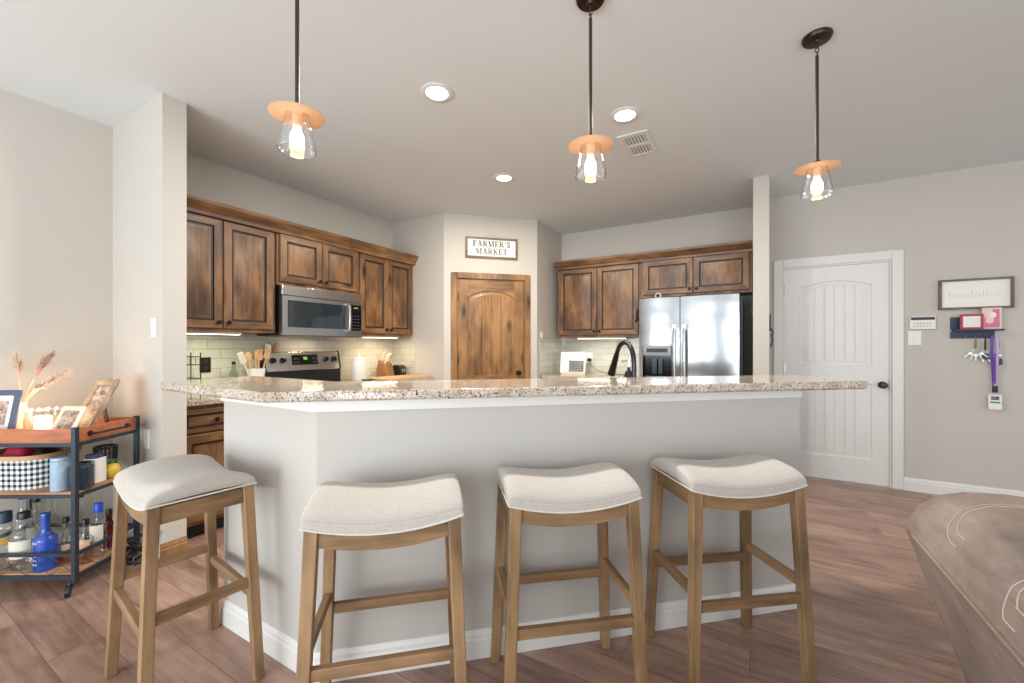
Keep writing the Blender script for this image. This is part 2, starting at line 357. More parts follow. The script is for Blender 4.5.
# ---------------------------------------------------------------- mesh builder
class MB:
    def __init__(s): s.v = []; s.f = []; s.m = []
    def add(s, vs, fs, mi=0):
        b = len(s.v); s.v += [tuple(p) for p in vs]
        for f in fs: s.f.append(tuple(i+b for i in f)); s.m.append(mi)
        return s
    def hexa(s, p, mi=0):   # 4 bottom points, 4 top points
        return s.add(p, [(3, 2, 1, 0), (4, 5, 6, 7), (0, 1, 5, 4), (1, 2, 6, 5), (2, 3, 7, 6), (3, 0, 4, 7)], mi)
    def box(s, x0, x1, y0, y1, z0, z1, mi=0):
        return s.hexa([(x0, y0, z0), (x1, y0, z0), (x1, y1, z0), (x0, y1, z0), (x0, y0, z1), (x1, y0, z1), (x1, y1, z1), (x0, y1, z1)], mi)
    def prism(s, poly, z0, z1, mi=0):
        n = len(poly)
        return s.add([(x, y, z0) for x, y in poly]+[(x, y, z1) for x, y in poly],
                     [tuple(range(n))[::-1], tuple(range(n, 2*n))]+[(i, (i+1) % n, n+(i+1) % n, n+i) for i in range(n)], mi)
    def prism_y(s, poly, y0, y1, mi=0):     # poly in x-z
        n = len(poly)
        return s.add([(x, y0, z) for x, z in poly]+[(x, y1, z) for x, z in poly],
                     [tuple(range(n)), tuple(range(n, 2*n))[::-1]]+[(i, n+i, n+(i+1) % n, (i+1) % n) for i in range(n)], mi)
    def prism_x(s, poly, x0, x1, mi=0):     # poly in y-z
        n = len(poly)
        return s.add([(x0, y, z) for y, z in poly]+[(x1, y, z) for y, z in poly],
                     [tuple(range(n))[::-1], tuple(range(n, 2*n))]+[(i, (i+1) % n, n+(i+1) % n, n+i) for i in range(n)], mi)
    def lathe(s, prof, n=24, c=(0, 0, 0), mi=0, sx=1, sy=1, ribs=0, rib=0.0):
        vs = []; fs = []
        for r, z in prof:
            for k in range(n):
                a = 2*math.pi*k/n; q = r*(1+rib*math.cos(ribs*a)) if ribs else r
                vs.append((c[0]+q*math.cos(a)*sx, c[1]+q*math.sin(a)*sy, c[2]+z))
        for i in range(len(prof)-1):
            for k in range(n):
                k2 = (k+1) % n; fs.append((i*n+k, i*n+k2, (i+1)*n+k2, (i+1)*n+k))
        if prof[0][0] > 1e-5: fs.append(tuple(range(n))[::-1])
        if prof[-1][0] > 1e-5: fs.append(tuple((len(prof)-1)*n+k for k in range(n)))
        return s.add(vs, fs, mi)
    def tube(s, pts, r, n=8, mi=0, closed=False):
        P = [Vector(p) for p in pts]; vs = []; fs = []; m = len(P)
        rs = r if isinstance(r, (list, tuple)) else [r]*m
        up = Vector((0, 0, 1)); prev = None
        for i, p in enumerate(P):
            if closed: t = (P[(i+1) % m]-P[i-1])
            else: t = P[min(i+1, m-1)]-P[max(i-1, 0)]
            t = t.normalized() if t.length > 1e-9 else Vector((0, 0, 1))
            if prev is None:
                a = t.cross(up) if abs(t.dot(up)) < 0.95 else t.cross(Vector((1, 0, 0)))
            else: a = prev-t*prev.dot(t)
            a.normalize(); prev = a; b = t.cross(a)
            for k in range(n):
                w = 2*math.pi*k/n; vs.append(p+a*rs[i]*math.cos(w)+b*rs[i]*math.sin(w))
        for i in range(m if closed else m-1):
            j = (i+1) % m
            for k in range(n):
                k2 = (k+1) % n; fs.append((i*n+k, i*n+k2, j*n+k2, j*n+k))
        if not closed: fs += [tuple(range(n))[::-1], tuple((m-1)*n+k for k in range(n))]
        return s.add(vs, fs, mi)
    def ball(s, c, r, n=12, sc=(1, 1, 1), mi=0):
        m = n//2; prof = [(max(1e-6, r*math.sin(math.pi*i/m)), -r*math.cos(math.pi*i/m)) for i in range(m+1)]
        vs = []; fs = []
        for q, z in prof:
            for k in range(n):
                a = 2*math.pi*k/n; vs.append((c[0]+q*math.cos(a)*sc[0], c[1]+q*math.sin(a)*sc[1], c[2]+z*sc[2]))
        for i in range(m):
            for k in range(n):
                k2 = (k+1) % n; fs.append((i*n+k, i*n+k2, (i+1)*n+k2, (i+1)*n+k))
        return s.add(vs, fs, mi)
    def grid(s, fn, nu, nv, mi=0, cu=False):
        vs = [fn(i/nu, j/nv) for i in range(nu+1) for j in range(nv+1)]
        fs = [(i*(nv+1)+j, (i+1)*(nv+1)+j, (i+1)*(nv+1)+j+1, i*(nv+1)+j+1) for i in range(nu) for j in range(nv)]
        return s.add(vs, fs, mi)
    def rod(s, p0, p1, r, n=10, mi=0): return s.tube([p0, p1], r, n, mi)
    def bar(s, p0, p1, w, h, mi=0, up=(0, 0, 1)):    # rectangular bar
        a = Vector(p0); b = Vector(p1); t = (b-a).normalized(); u = Vector(up)
        sd = t.cross(u).normalized(); u = sd.cross(t).normalized()
        q = [(-w/2, -h/2), (w/2, -h/2), (w/2, h/2), (-w/2, h/2)]
        return s.hexa([a+sd*x+u*y for x, y in q]+[b+sd*x+u*y for x, y in q], mi)
    def xf(s, mat):
        s.v = [tuple(mat @ Vector(p)) for p in s.v]; return s
    def build(s, name, mats, parent=None, bevel=0, ang=40, front=False, subsurf=0):
        me = bpy.data.meshes.new(name); me.from_pydata(s.v, [], s.f)
        for m in (mats if isinstance(mats, (list, tuple)) else [mats]): me.materials.append(m)
        me.polygons.foreach_set('material_index', s.m)
        bm = bmesh.new(); bm.from_mesh(me)
        bmesh.ops.remove_doubles(bm, verts=bm.verts, dist=1e-6)
        bmesh.ops.recalc_face_normals(bm, faces=bm.faces)
        if front:
            for f in bm.faces:
                if f.normal.y > 0.2 and f.calc_center_median().y < 0.03: f.normal_flip()
        bm.to_mesh(me); bm.free()
        me.polygons.foreach_set('use_smooth', [True]*len(me.polygons)); me.set_sharp_from_angle(angle=math.radians(ang))
        o = bpy.data.objects.new(name, me); COL.objects.link(o)
        if parent: o.parent = parent
        if bevel:
            b = o.modifiers.new('bevel', 'BEVEL'); b.width = bevel; b.segments = 2; b.limit_method = 'ANGLE'; b.angle_limit = math.radians(50)
            b.harden_normals = False
        if subsurf:
            b = o.modifiers.new('sub', 'SUBSURF'); b.levels = subsurf; b.render_levels = subsurf
        return o

def tag(o, label, cat, group=None):
    o['label'] = label; o['category'] = cat
    if group: o['group'] = group
    return o
def thing(name, label, cat, loc=(0, 0, 0), rz=0, group=None):
    o = bpy.data.objects.new(name, None); COL.objects.link(o); o.empty_display_size = 0.05
    o.location = loc; o.rotation_euler = (0, 0, rz)
    return tag(o, label, cat, group)
def struct(o, label, cat):
    o['kind'] = 'structure'; o['label'] = label; o['category'] = cat; return o
def copy_tree(o, parent=None):
    c = o.copy(); COL.objects.link(c)
    if parent: c.parent = parent
    for ch in list(o.children): copy_tree(ch, c)
    return c
def offset_line(a, b, d):       # line a-b moved d to its left
    t = Vector((b[0]-a[0], b[1]-a[1])).normalized(); n = Vector((-t.y, t.x))
    return (a[0]+n.x*d, a[1]+n.y*d), (b[0]+n.x*d, b[1]+n.y*d)
def meet(a, b, c, d):
    x1, y1, x2, y2, x3, y3, x4, y4 = *a, *b, *c, *d
    D = (x1-x2)*(y3-y4)-(y1-y2)*(x3-x4)
    p = x1*y2-y1*x2; q = x3*y4-y3*x4
    return ((p*(x3-x4)-(x1-x2)*q)/D, (p*(y3-y4)-(y1-y2)*q)/D)

# ---------------------------------------------------------------- the room
CZ = 2.74
VL = -3.72          # plane of the left (range) wall
U1, U2 = 1.06, 1.18 # stub wall between dining corner and kitchen
VS = -2.965         # its free end
UR = 3.58           # return wall left of the pantry
P, Q = (-2.94, 3.58), (-2.16, 4.33)   # pantry diagonal
UB = 5.06           # fridge wall
UD = 4.86           # wall with the white door
W0, W1 = 0.025, 0.145  # stub right of the fridge
US = 4.19

struct(MB().box(-4.2, 5.0, -2.2, 6.0, -0.05, 0).build('floor', M['floor']), 'brown wood plank laminate floor', 'floor')
struct(MB().box(-4.2, 5.0, -1.0, 6.0, CZ, CZ+0.1).build('ceiling', M['ceil']), 'flat pale grey ceiling', 'ceiling')
struct(MB().box(VL-0.12, VL, -2.1, 5.2, 0, CZ).build('wall_left', M['wall']), 'greige left wall behind the range and the bar cart', 'wall')
struct(MB().box(VL, VS, U1, U2, 0, CZ).build('wall_left_stub', M['wall']), 'short greige wall end left of the kitchen', 'wall')
struct(MB().box(VL, P[0], UR, UR+0.1, 0, CZ).build('wall_left_return', M['wall']), 'greige return wall left of the pantry door', 'wall')
# pantry wall with a door opening (local frame: x along P->Q, y into the pantry)
dirPQ = Vector((Q[0]-P[0], Q[1]-P[1])); LPQ = dirPQ.length; aPQ = math.atan2(dirPQ.y, dirPQ.x)
def pantry_x(x):        # distance along P->Q where view column x meets the pantry wall
    r = (x-512)/F; d = Vector((r*C3-S3, r*S3+C3)); p = meet((0, 0), tuple(d), P, Q)
    return (Vector(p)-Vector(P)).length
px0, px1 = pantry_x(451), pantry_x(530)
ca = 0.06
DW0, DW1, DH = px0+ca, px1-ca, 2.04
pw = MB().box(0, DW0, 0, 0.1, 0, CZ).box(DW1, LPQ, 0, 0.1, 0, CZ).box(DW0, DW1, 0, 0.1, DH, CZ)
o = pw.build('wall_pantry', M['wall']); o.location = (P[0], P[1], 0); o.rotation_euler.z = aPQ
struct(o, 'greige diagonal wall around the pantry door', 'wall')
struct(MB().box(Q[0]-0.1, Q[0], Q[1], UB, 0, CZ).build('wall_right_return', M['wall']), 'greige return wall right of the pantry door', 'wall')
struct(MB().box(Q[0]-0.1, W0, UB, UB+0.1, 0, CZ).build('wall_back', M['wall']), 'greige back wall behind the fridge', 'wall')
struct(MB().box(W0, W1, US, UB+0.1, 0, CZ).build('wall_right_stub', M['wall']), 'narrow greige wall end right of the fridge', 'wall')
# door wall with opening
rd0, rd1 = ray_u(773.5, UD), ray_u(903.5, UD)
cw = 0.075
D0, D1, DZ = rd0+cw, rd1-cw, 2.035
struct(MB().box(W1, D0, UD, UD+0.12, 0, CZ).box(D1, 4.9, UD, UD+0.12, 0, CZ).box(D0, D1, UD, UD+0.12, DZ, CZ).build('wall_right', M['wall']), 'greige wall with the white door and the key shelf', 'wall')

# bar pony wall
A = cam(-0.735, 1.552); Cc = cam(1.395, 2.004); B = (-2.09, A[1])
T = 0.125
i1 = offset_line(A, Cc, T)      # into the kitchen
i2 = offset_line(B, A, T)
K = meet(*i1, *i2)
PONY = [B, A, Cc, i1[1], K, (B[0], A[1]+T)]
struct(MB().prism(PONY, 0, 1.06).build('wall_bar', M['pony']), 'angled greige half wall under the breakfast bar', 'wall')

def run_trim(name, path, z0, z1, th, mat, label, prof=None, close_ends=True):
    """board running along the right-hand side of a polyline"""
    mb = MB(); n = len(path); outs = []
    prof = prof or [(0, z0), (th, z0), (th, z1), (0, z1)]
    def off(d):
        L = [offset_line(path[i], path[i+1], -d) for i in range(n-1)]
        return [L[0][0]]+[meet(*L[i], *L[i+1]) for i in range(n-2)]+[L[-1][1]]
    rings = [[(*off(d)[i], z) for d, z in prof] for i in range(n)]
    vs = [p for r in rings for p in r]; k = len(prof)
    fs = [(i*k+j, (i+1)*k+j, (i+1)*k+(j+1) % k, i*k+(j+1) % k) for i in range(n-1) for j in range(k)]
    fs += [tuple(range(k)), tuple((n-1)*k+j for j in range(k))[::-1]]
    o = mb.add(vs, fs).build(name, mat, ang=25)
    return struct(o, label, 'trim')
BP = [(0, 0), (0.015, 0), (0.015, 0.075), (0.011, 0.082), (0.011, 0.094), (0.007, 0.102), (0.004, 0.112), (0, 0.112)]
run_trim('baseboard_bar', [B, A, Cc], 0, 0, 0, M['trim'], 'white baseboard around the bar half wall', BP)
run_trim('trim_1', [B, A, Cc], 1.017, 1.06, 0.016, M['trim'], 'pale trim board under the granite bar top')
run_trim('baseboard_right', [(D1+cw, UD), (4.9, UD)], 0, 0, 0, M['trim'], 'white baseboard right of the white door', BP)
run_trim('baseboard_left', [(VL, -2.1), (VL, U1), (VS-0.001, U1)], 0, 0, 0, M['trim'], 'white baseboard in the dining corner', BP)
run_trim('trim_2', [(VS, U1-0.012), (VS, U2)], 0, 0, 0, M['block_wood'], 'brown trim at the foot of the left wall end', BP)  # baseboard piece in a brown tone, unlike the white runs
run_trim('baseboard_stub', [(W0, US), (W1, US), (W1, UD)], 0, 0, 0, M['trim'], 'white baseboard of the wall end beside the fridge', BP)

# ---------------------------------------------------------------- arched doors
def arch_outline(x0, x1, z0, zs, rise, d, n=14):
    """outline inset by d; from bottom-left counter-clockwise; rise 0 = plain rectangle"""
    if rise <= 0:
        return [(x0+d, z0+d), (x1-d, z0+d), (x1-d, zs-d), (x0+d, zs-d)]
    hw = (x1-x0)/2; R = (hw*hw+rise*rise)/(2*rise); cx = (x0+x1)/2; cz = zs+rise-R
    r = R-d; h2 = hw-d; a = math.asin(h2/r)
    pts = [(x0+d, z0+d), (x1-d, z0+d)]
    for i in range(n+1):
        w = a-2*a*i/n; pts.append((cx+r*math.sin(w), cz+r*math.cos(w)))
    return pts
def door_section(mb, X0, X1, Z0, Z1, px0, px1, pz0, pzs, rise, yf, planks=0, mi_f=0, mi_h=1, mi_p=0):
    """front skin (at y = yf, looking to -y) of a door with one moulded panel"""
    O = arch_outline(px0, px1, pz0, pzs, rise, 0)
    n = len(O)
    f3 = lambda p, y: (p[0], y, p[1])
    # frame
    mb.add([(X0, yf, Z0), (X1, yf, Z0), f3(O[1], yf), f3(O[0], yf)], [(0, 1, 2, 3)], mi_h)
    sr, sl = O[2], O[-1]
    mb.add([(X1, yf, Z0), (X1, yf, sr[1]), f3(sr, yf), f3(O[1], yf)], [(0, 1, 2, 3)], mi_f)
    mb.add([(X0, yf, Z0), (X0, yf, sl[1]), f3(sl, yf), f3(O[0], yf)], [(3, 2, 1, 0)], mi_f)
    mb.add([(X1, yf, sr[1]), (X1, yf, Z1), (sr[0], yf, Z1), f3(sr, yf)], [(0, 1, 2, 3)], mi_f)
    mb.add([(X0, yf, sl[1]), (X0, yf, Z1), (sl[0], yf, Z1), f3(sl, yf)], [(3, 2, 1, 0)], mi_f)
    for i in range(2, n-1):
        mb.add([f3(O[i], yf), (O[i][0], yf, Z1), (O[i+1][0], yf, Z1), f3(O[i+1], yf)], [(0, 1, 2, 3)], mi_h)
    if n == 4:
        pass
    rings = [(0, yf), (0.008, yf+0.010), (0.022, yf+0.011), (0.045, yf+0.003)]
    R = [arch_outline(px0, px1, pz0, pzs, rise, d) for d, y in rings]
    for a in range(len(rings)-1):
        for i in range(n):
            j = (i+1) % n
            mb.add([f3(R[a][i], rings[a][1]), f3(R[a][j], rings[a][1]), f3(R[a+1][j], rings[a+1][1]), f3(R[a+1][i], rings[a+1][1])], [(0, 1, 2, 3)], mi_p)
    L = R[-1]; y3 = rings[-1][1]
    lx0, lx1, lz0 = L[0][0], L[1][0], L[0][1]
    if rise > 0:
        hw = (px1-px0)/2; RR = (hw*hw+rise*rise)/(2*rise); cx = (px0+px1)/2; cz = pzs+rise-RR; r = RR-0.045
        top = lambda x: cz+math.sqrt(max(0, r*r-(x-cx)**2))
    else: top = lambda x: L[2][1]
    cols = [(lx0, y3)]
    if planks:
        for k in range(1, planks):
            x = lx0+(lx1-lx0)*k/planks; cols += [(x-0.006, y3), (x, y3+0.006), (x+0.006, y3)]
    m = max(1, 12//max(1, planks)); full = []
    cols.append((lx1, y3))
    for a, b in zip(cols[:-1], cols[1:]):
        s = m if b[0]-a[0] > 0.02 else 1
        full += [(a[0]+(b[0]-a[0])*k/s, a[1]+(b[1]-a[1])*k/s) for k in range(s)]
    full.append(cols[-1])
    for a, b in zip(full[:-1], full[1:]):
        mb.add([(a[0], a[1], lz0), (b[0], b[1], lz0), (b[0], b[1], top(b[0])), (a[0], a[1], top(a[0]))], [(0, 1, 2, 3)], mi_p)
def slab_body(mb, X0, X1, Z0, Z1, yf, yb, mi=0):   # back and edges of a door whose front skin is built apart
    mb.add([(X0, yf, Z0), (X1, yf, Z0), (X1, yf, Z1), (X0, yf, Z1), (X0, yb, Z0), (X1, yb, Z0), (X1, yb, Z1), (X0, yb, Z1)],
           [(4, 7, 6, 5), (0, 4, 5, 1), (1, 5, 6, 2), (2, 6, 7, 3), (3, 7, 4, 0)], mi)

def casing(x0, x1, z1, w, th, reveal=0.0):
    mb = MB()
    for (a, b, side) in ((x0, x0+w, 0), (x1-w, x1, 1)):
        mb.box(a, b, -th, 0, 0, z1-w*0)
    mb.box(x0+w, x1-w, -th, 0, z1-w, z1)
    return mb

# pantry door
pd = bpy.data.objects.new('door_1', None); COL.objects.link(pd); pd.location = (P[0], P[1], 0); pd.rotation_euler.z = aPQ
struct(pd, 'stained alder pantry door with an arched plank panel', 'door')
mb = MB(); g = 0.004
x0, x1 = DW0+0.018+g, DW1-0.018-g; z0, z1 = 0.012, DH-0.018-g
zm = 0.86; st = 0.105
slab_body(mb, x0, x1, z0, z1, 0.006, 0.042)
door_section(mb, x0, x1, zm, z1, x0+st, x1-st, zm+0.06, z1-0.20, 0.075, 0.006, planks=4)
door_section(mb, x0, x1, z0, zm, x0+st, x1-st, z0+0.2, zm-0.06, 0, 0.006, planks=4)
sl = mb.build('slab', [M['pantry_v'], M['pantry_h']], pd, front=True)
kb = MB(); kx = x1-0.06
kb.lathe([(0.0, 0), (0.026, 0), (0.026, 0.006), (0.011, 0.012), (0.011, 0.03), (0.024, 0.04), (0.027, 0.052), (0.02, 0.062), (0, 0.064)], 20)
kb.xf(Matrix.Translation((kx, 0.006, 0.955)) @ Matrix.Rotation(math.pi/2, 4, 'X'))
kb.build('knob', M['bronze'], sl)
for z in (0.25, 1.1, 1.82):
    MB().rod((x0-0.001, 0.003, z-0.045), (x0-0.001, 0.003, z+0.045), 0.006).build('hinge', M['bronze'], pd)
cs = casing(px0, px1, DH+0.045, ca+0.004, 0.02).build('casing', [M['pantry_v']], pd, bevel=0.005)
jb = MB().box(DW0, DW0+0.018, 0, 0.1, 0, DH).box(DW1-0.018, DW1, 0, 0.1, 0, DH).box(DW0+0.018, DW1-0.018, 0, 0.1, DH-0.018, DH)
jb.build('jamb', M['pantry_v'], pd)

# white door
wd = bpy.data.objects.new('door_2', None); COL.objects.link(wd); wd.location = (0, UD, 0)
struct(wd, 'white two-panel door with an arched top panel and black knob', 'door')
mb = MB(); x0, x1 = D0+0.018+0.003, D1-0.018-0.003; z0, z1 = 0.01, DZ-0.018-0.003
zm = 0.98; st = 0.115
slab_body(mb, x0, x1, z0, z1, 0.006, 0.042)
door_section(mb, x0, x1, zm, z1, x0+st, x1-st, zm+0.10, z1-0.19, 0.055, 0.006, planks=6)
door_section(mb, x0, x1, z0, zm, x0+st, x1-st, z0+0.22, zm-0.06, 0, 0.006, planks=6)
sl = mb.build('slab', [M['door'], M['door']], wd, front=True)
kb = MB().lathe([(0.0, 0), (0.031, 0), (0.031, 0.006), (0.012, 0.012), (0.012, 0.032), (0.026, 0.04), (0.03, 0.052), (0.022, 0.063), (0, 0.066)], 20)
kb.xf(Matrix.Translation((x1-0.045, 0.006, zat(385, x1-0.045, UD))) @ Matrix.Rotation(math.pi/2, 4, 'X'))
kb.build('knob', M['black'], sl)
MB().box(x1-0.001, x1+0.006, 0.002, 0.03, zat(390, x1, UD), zat(379, x1, UD)).build('latch_plate', M['black'], wd)
for z in (0.25, 1.05, 1.83):
    MB().rod((x0-0.002, 0.001, z-0.045), (x0-0.002, 0.001, z+0.045), 0.007).build('hinge', M['nickel'], wd)
cb = MB()
for (a, b) in ((rd0, D0+0.004), (D1-0.004, rd1)): cb.box(a, b, -0.016, 0, 0, DZ+cw)
cb.box(D0+0.004, D1-0.004, -0.016, 0, DZ-0.004, DZ+cw)
cb.build('casing', M['trim'], wd, bevel=0.005)
MB().box(D0, D0+0.018, 0, 0.12, 0, DZ).box(D1-0.018, D1, 0, 0.12, 0, DZ).box(D0+0.018, D1-0.018, 0, 0.12, DZ-0.018, DZ).build('jamb', M['trim'], wd)

# ---------------------------------------------------------------- cabinets (local: x along the wall, front looks to -y, y = 0 at the wall, z up)
def raised_door(w, h, t=0.02, fw=0.062):
    mb = MB()
    rings = [(0, 0), (0, -t+0.004), (0.004, -t), (fw-0.006, -t), (fw, -t+0.009), (fw+0.012, -t+0.010), (fw+0.038, -t+0.003)]
    def rect(d): return [(d, d), (w-d, d), (w-d, h-d), (d, h-d)]
    for a in range(len(rings)-1):
        A_, B_ = rect(rings[a][0]), rect(rings[a+1][0])
        for i in range(4):
            j = (i+1) % 4
            mi = (1 if i in (0, 2) else 0) if a < 4 else 0
            if a in (3, 4): mi = 2
            mb.add([(A_[i][0], rings[a][1], A_[i][1]), (A_[j][0], rings[a][1], A_[j][1]), (B_[j][0], rings[a+1][1], B_[j][1]), (B_[i][0], rings[a+1][1], B_[i][1])], [(0, 1, 2, 3)], mi)
    L = rect(rings[-1][0]); mb.add([(p[0], rings[-1][1], p[1]) for p in L], [(0, 1, 2, 3)], 0)
    mb.add([(0, 0, 0), (w, 0, 0), (w, 0, h), (0, 0, h)], [(3, 2, 1, 0)], 0)
    return mb
def knob_mesh():
    mb = MB().lathe([(0.0, 0), (0.008, 0), (0.0065, 0.012), (0.0145, 0.018), (0.016, 0.024), (0.011, 0.030), (0, 0.031)], 14)
    return mb.xf(Matrix.Rotation(math.pi/2, 4, 'X'))
def add_door(root, x, z, w, h, yf, knob):
    d = raised_door(w, h).build('door', [M['alder_v'], M['alder_h'], M['glaze']], root, front=True); d.location = (x, yf, z)
    if knob:
        k = knob_mesh().build('knob', M['bronze'], d); k.location = (knob[0], -0.02, knob[1])
    return d
def upper(label, w, z0, z1, dep, doors, knobs='bottom', loc=(0, 0), rz=0, end=None):
    root = thing('upper_cabinet', label, 'cabinet', (loc[0], loc[1], 0), rz, None)
    b = MB().box(0, w, -dep, -0.0015, z0, z1)
    b.build('body', [M['alder_v']], root)
    n = doors; m = 0.022; gap = 0.006
    dw = (w-2*m-gap*(n-1))/n; dh = z1-z0-0.03-0.075 if z1 > 2.1 else z1-z0-0.05
    for i in range(n):
        kx = dw-0.03 if i % 2 == 0 else 0.03
        add_door(root, m+i*(dw+gap), z0+0.025, dw, dh, -dep, (kx, 0.045))
    return root
R90 = -math.pi/2   # left wall units: local x runs to -? (see below)
# Left wall: front looks to +v, so local -y -> +x(v): rotate by +90 deg (local x -> +u)
def wall_left_loc(u): return (VL, u)
ZB, ZT = 1.37, 2.28
DEP = 0.315
UPK = math.pi/2
c1, c2 = 1.975, 2.80
upper('tall knotty alder wall cabinet left of the microwave', c1-U2-0.004, ZB, ZT, DEP, 2, loc=(VL, U2+0.002), rz=UPK)
upper('short knotty alder cabinet above the microwave', c2-c1-0.004, 1.775, ZT, DEP+0.015, 2, loc=(VL, c1+0.002), rz=UPK)
upper('tall knotty alder wall cabinet right of the microwave', UR-c2-0.006, ZB, ZT, DEP, 2, loc=(VL, c2+0.002), rz=UPK)
# back wall: front looks to -u: rz = 0, local x = v
FS = -1.06
upper('tall knotty alder wall cabinet left of the fridge', FS-Q[0]-0.09, ZB, ZT, DEP, 2, loc=(Q[0]+0.086, UB), rz=0)
upper('low knotty alder cabinet above the fridge', W0-FS-0.01, 1.80, ZT, DEP+0.02, 2, loc=(FS+0.004, UB), rz=0)

def crown(label, x0, x1, dep, loc, rz, ends=True):
    prof = [(-dep+0.0, 2.195), (-dep-0.012, 2.20), (-dep-0.014, 2.222), (-dep-0.024, 2.235), (-dep-0.045, 2.262), (-dep-0.056, 2.275), (-dep-0.06, 2.298), (-dep, 2.298)]
    mb = MB().prism_x(prof, x0, x1)
    o = mb.build('crown_molding', M['alder_h'], ang=20); o.location = (loc[0], loc[1], 0); o.rotation_euler.z = rz
    return tag(o, label, 'moulding')
crown('stained crown moulding along the cabinets above the range', U2+0.003, UR-0.003, DEP+0.036, (VL, 0), UPK)
crown('stained crown moulding along the cabinets above the fridge', Q[0]+0.06, W0-0.004, DEP+0.041, (0, UB), 0)

def base_cab(label, w, dep, doors, loc, rz, drawers=True, h=0.875):
    root = thing('base_cabinet', label, 'cabinet', (loc[0], loc[1], 0), rz)
    MB().box(0, w, -dep, -0.0015, 0.1, h).build('body', [M['alder_v']], root)
    MB().box(0, w, -dep+0.07, -0.0015, 0, 0.1).build('toe_kick', M['black'], root)
    m = 0.02; gap = 0.006; dw = (w-2*m-gap*(doors-1))/doors
    for i in range(doors):
        x = m+i*(dw+gap)
        dr = raised_door(dw, 0.15, fw=0.035).build('drawer', [M['alder_h'], M['alder_h'], M['glaze']], root, front=True); dr.location = (x, -dep, h-0.175)
        k = knob_mesh().build('knob', M['bronze'], dr); k.location = (dw/2, -0.02, 0.075)
        add_door(root, x, 0.125, dw, h-0.175-0.125-0.012, -dep, ((dw-0.03) if i % 2 == 0 else 0.03, h-0.175-0.125-0.06))
    return root
R0, R1 = 2.012, 2.772      # range
BD = 0.60
base_cab('knotty alder base cabinet between the left wall end and the range', R0-U2-0.006, BD, 2, (VL, U2+0.003), UPK)
base_cab('knotty alder base cabinet right of the range', UR-R1-0.008, BD, 2, (VL, R1+0.004), UPK)
FL0, FL1 = -0.995, -0.055  # fridge case
base_cab('knotty alder base cabinet between the pantry corner and the fridge', FL0-Q[0]-0.02, BD, 2, (Q[0]+0.004, UB), 0)

def counter(name, label, polys, z0=0.877, z1=0.915, bevel=0.006):
    mb = MB()
    for p in polys: mb.prism(p, z0, z1)
    return tag(mb.build(name, M['granite'], bevel=bevel), label, 'worktop')
rect = lambda a, b, c, d: [(a, c), (b, c), (b, d), (a, d)]
counter('granite_worktop', 'granite worktop left of the range behind the wall end', [rect(VL+0.009, VL+0.635, U2+0.002, R0-0.002)])
counter('granite_worktop', 'granite worktop right of the range with the knife block', [rect(VL+0.009, VL+0.635, R1+0.002, UR-0.009)])
counter('granite_worktop', 'granite worktop left of the fridge under the wall cabinet', [rect(Q[0]+0.009, FL0-0.012, UB-0.635, UB-0.009)])

# backsplash tiles
tag(MB().box(VL+0.0015, VL+0.008, U2+0.0015, UR-0.0015, 0.915, ZB).build('tile_backsplash', M['tile_y']), 'glossy subway tile backsplash behind the range', 'backsplash')
tag(MB().box(VL+0.0095, -3.36, UR-0.008, UR-0.0015, 0.915, ZB).build('tile_backsplash', M['tile_x']), 'narrow subway tile strip behind the knife block corner', 'backsplash')
tag(MB().box(Q[0]+0.0095, FL0, UB-0.008, UB-0.0015, 0.915, ZB).build('tile_backsplash', M['tile_x']), 'subway tile backsplash behind the faucet, left of the fridge', 'backsplash')
tag(MB().box(Q[0]+0.0015, Q[0]+0.008, 4.39, UB-0.0015, 0.915, ZB).build('tile_backsplash', M['tile_y']), 'subway tile on the side wall right of the pantry door', 'backsplash')

# ---------------------------------------------------------------- breakfast bar top
ca_, ct_ = cam(-0.885, 1.455), cam(1.685, 1.935)
BL = (-2.37, ca_[1]+0.01)
DB = 0.43
f2 = offset_line(ca_, ct_, DB); l2 = offset_line(BL, ca_, DB)
KI = meet(*f2, *l2)
def rounded(poly, rad, n=6):
    out = []
    for i, p in enumerate(poly):
        r = rad[i]
        if r <= 0: out.append(p); continue
        p = Vector(p); a = (Vector(poly[i-1])-p).normalized(); b = (Vector(poly[(i+1) % len(poly)])-p).normalized()
        th = a.angle(b); d = r/math.tan(th/2); q = p+(a+b).normalized()*(r/math.sin(th/2))
        s = p+a*d; e = p+b*d; a0 = math.atan2(s.y-q.y, s.x-q.x); a1 = math.atan2(e.y-q.y, e.x-q.x)
        while a1-a0 > math.pi: a1 -= 2*math.pi
        while a1-a0 < -math.pi: a1 += 2*math.pi
        for k in range(n+1): out.append((q.x+r*math.cos(a0+(a1-a0)*k/n), q.y+r*math.sin(a0+(a1-a0)*k/n)))
    return out
barpoly = rounded([BL, ca_, ct_, f2[1], KI, (BL[0], BL[1]+DB)], [0.05, 0, 0.03, 0.05, 0, 0.05])
o = MB().prism(barpoly, 1.0615, 1.10).build('bar_countertop', M['granite'], bevel=0.009, ang=30)
tag(o, 'long angled speckled granite breakfast bar top on the half wall', 'countertop')

# lower sink worktop behind the half wall
i3 = offset_line(A, Cc, T+0.004); j3 = offset_line(A, Cc, T+0.62)
tdir = (Vector(Cc)-Vector(A)).normalized()
def along(line, s): p = Vector(line[0])+tdir*s; return (p.x, p.y)
LB = (Vector(Cc)-Vector(A)).length
sink_root = thing('sink_cabinet', 'knotty alder sink cabinet behind the breakfast bar', 'cabinet', (*along(i3, LB-0.05), 0), math.atan2(tdir.y, tdir.x)+math.pi)
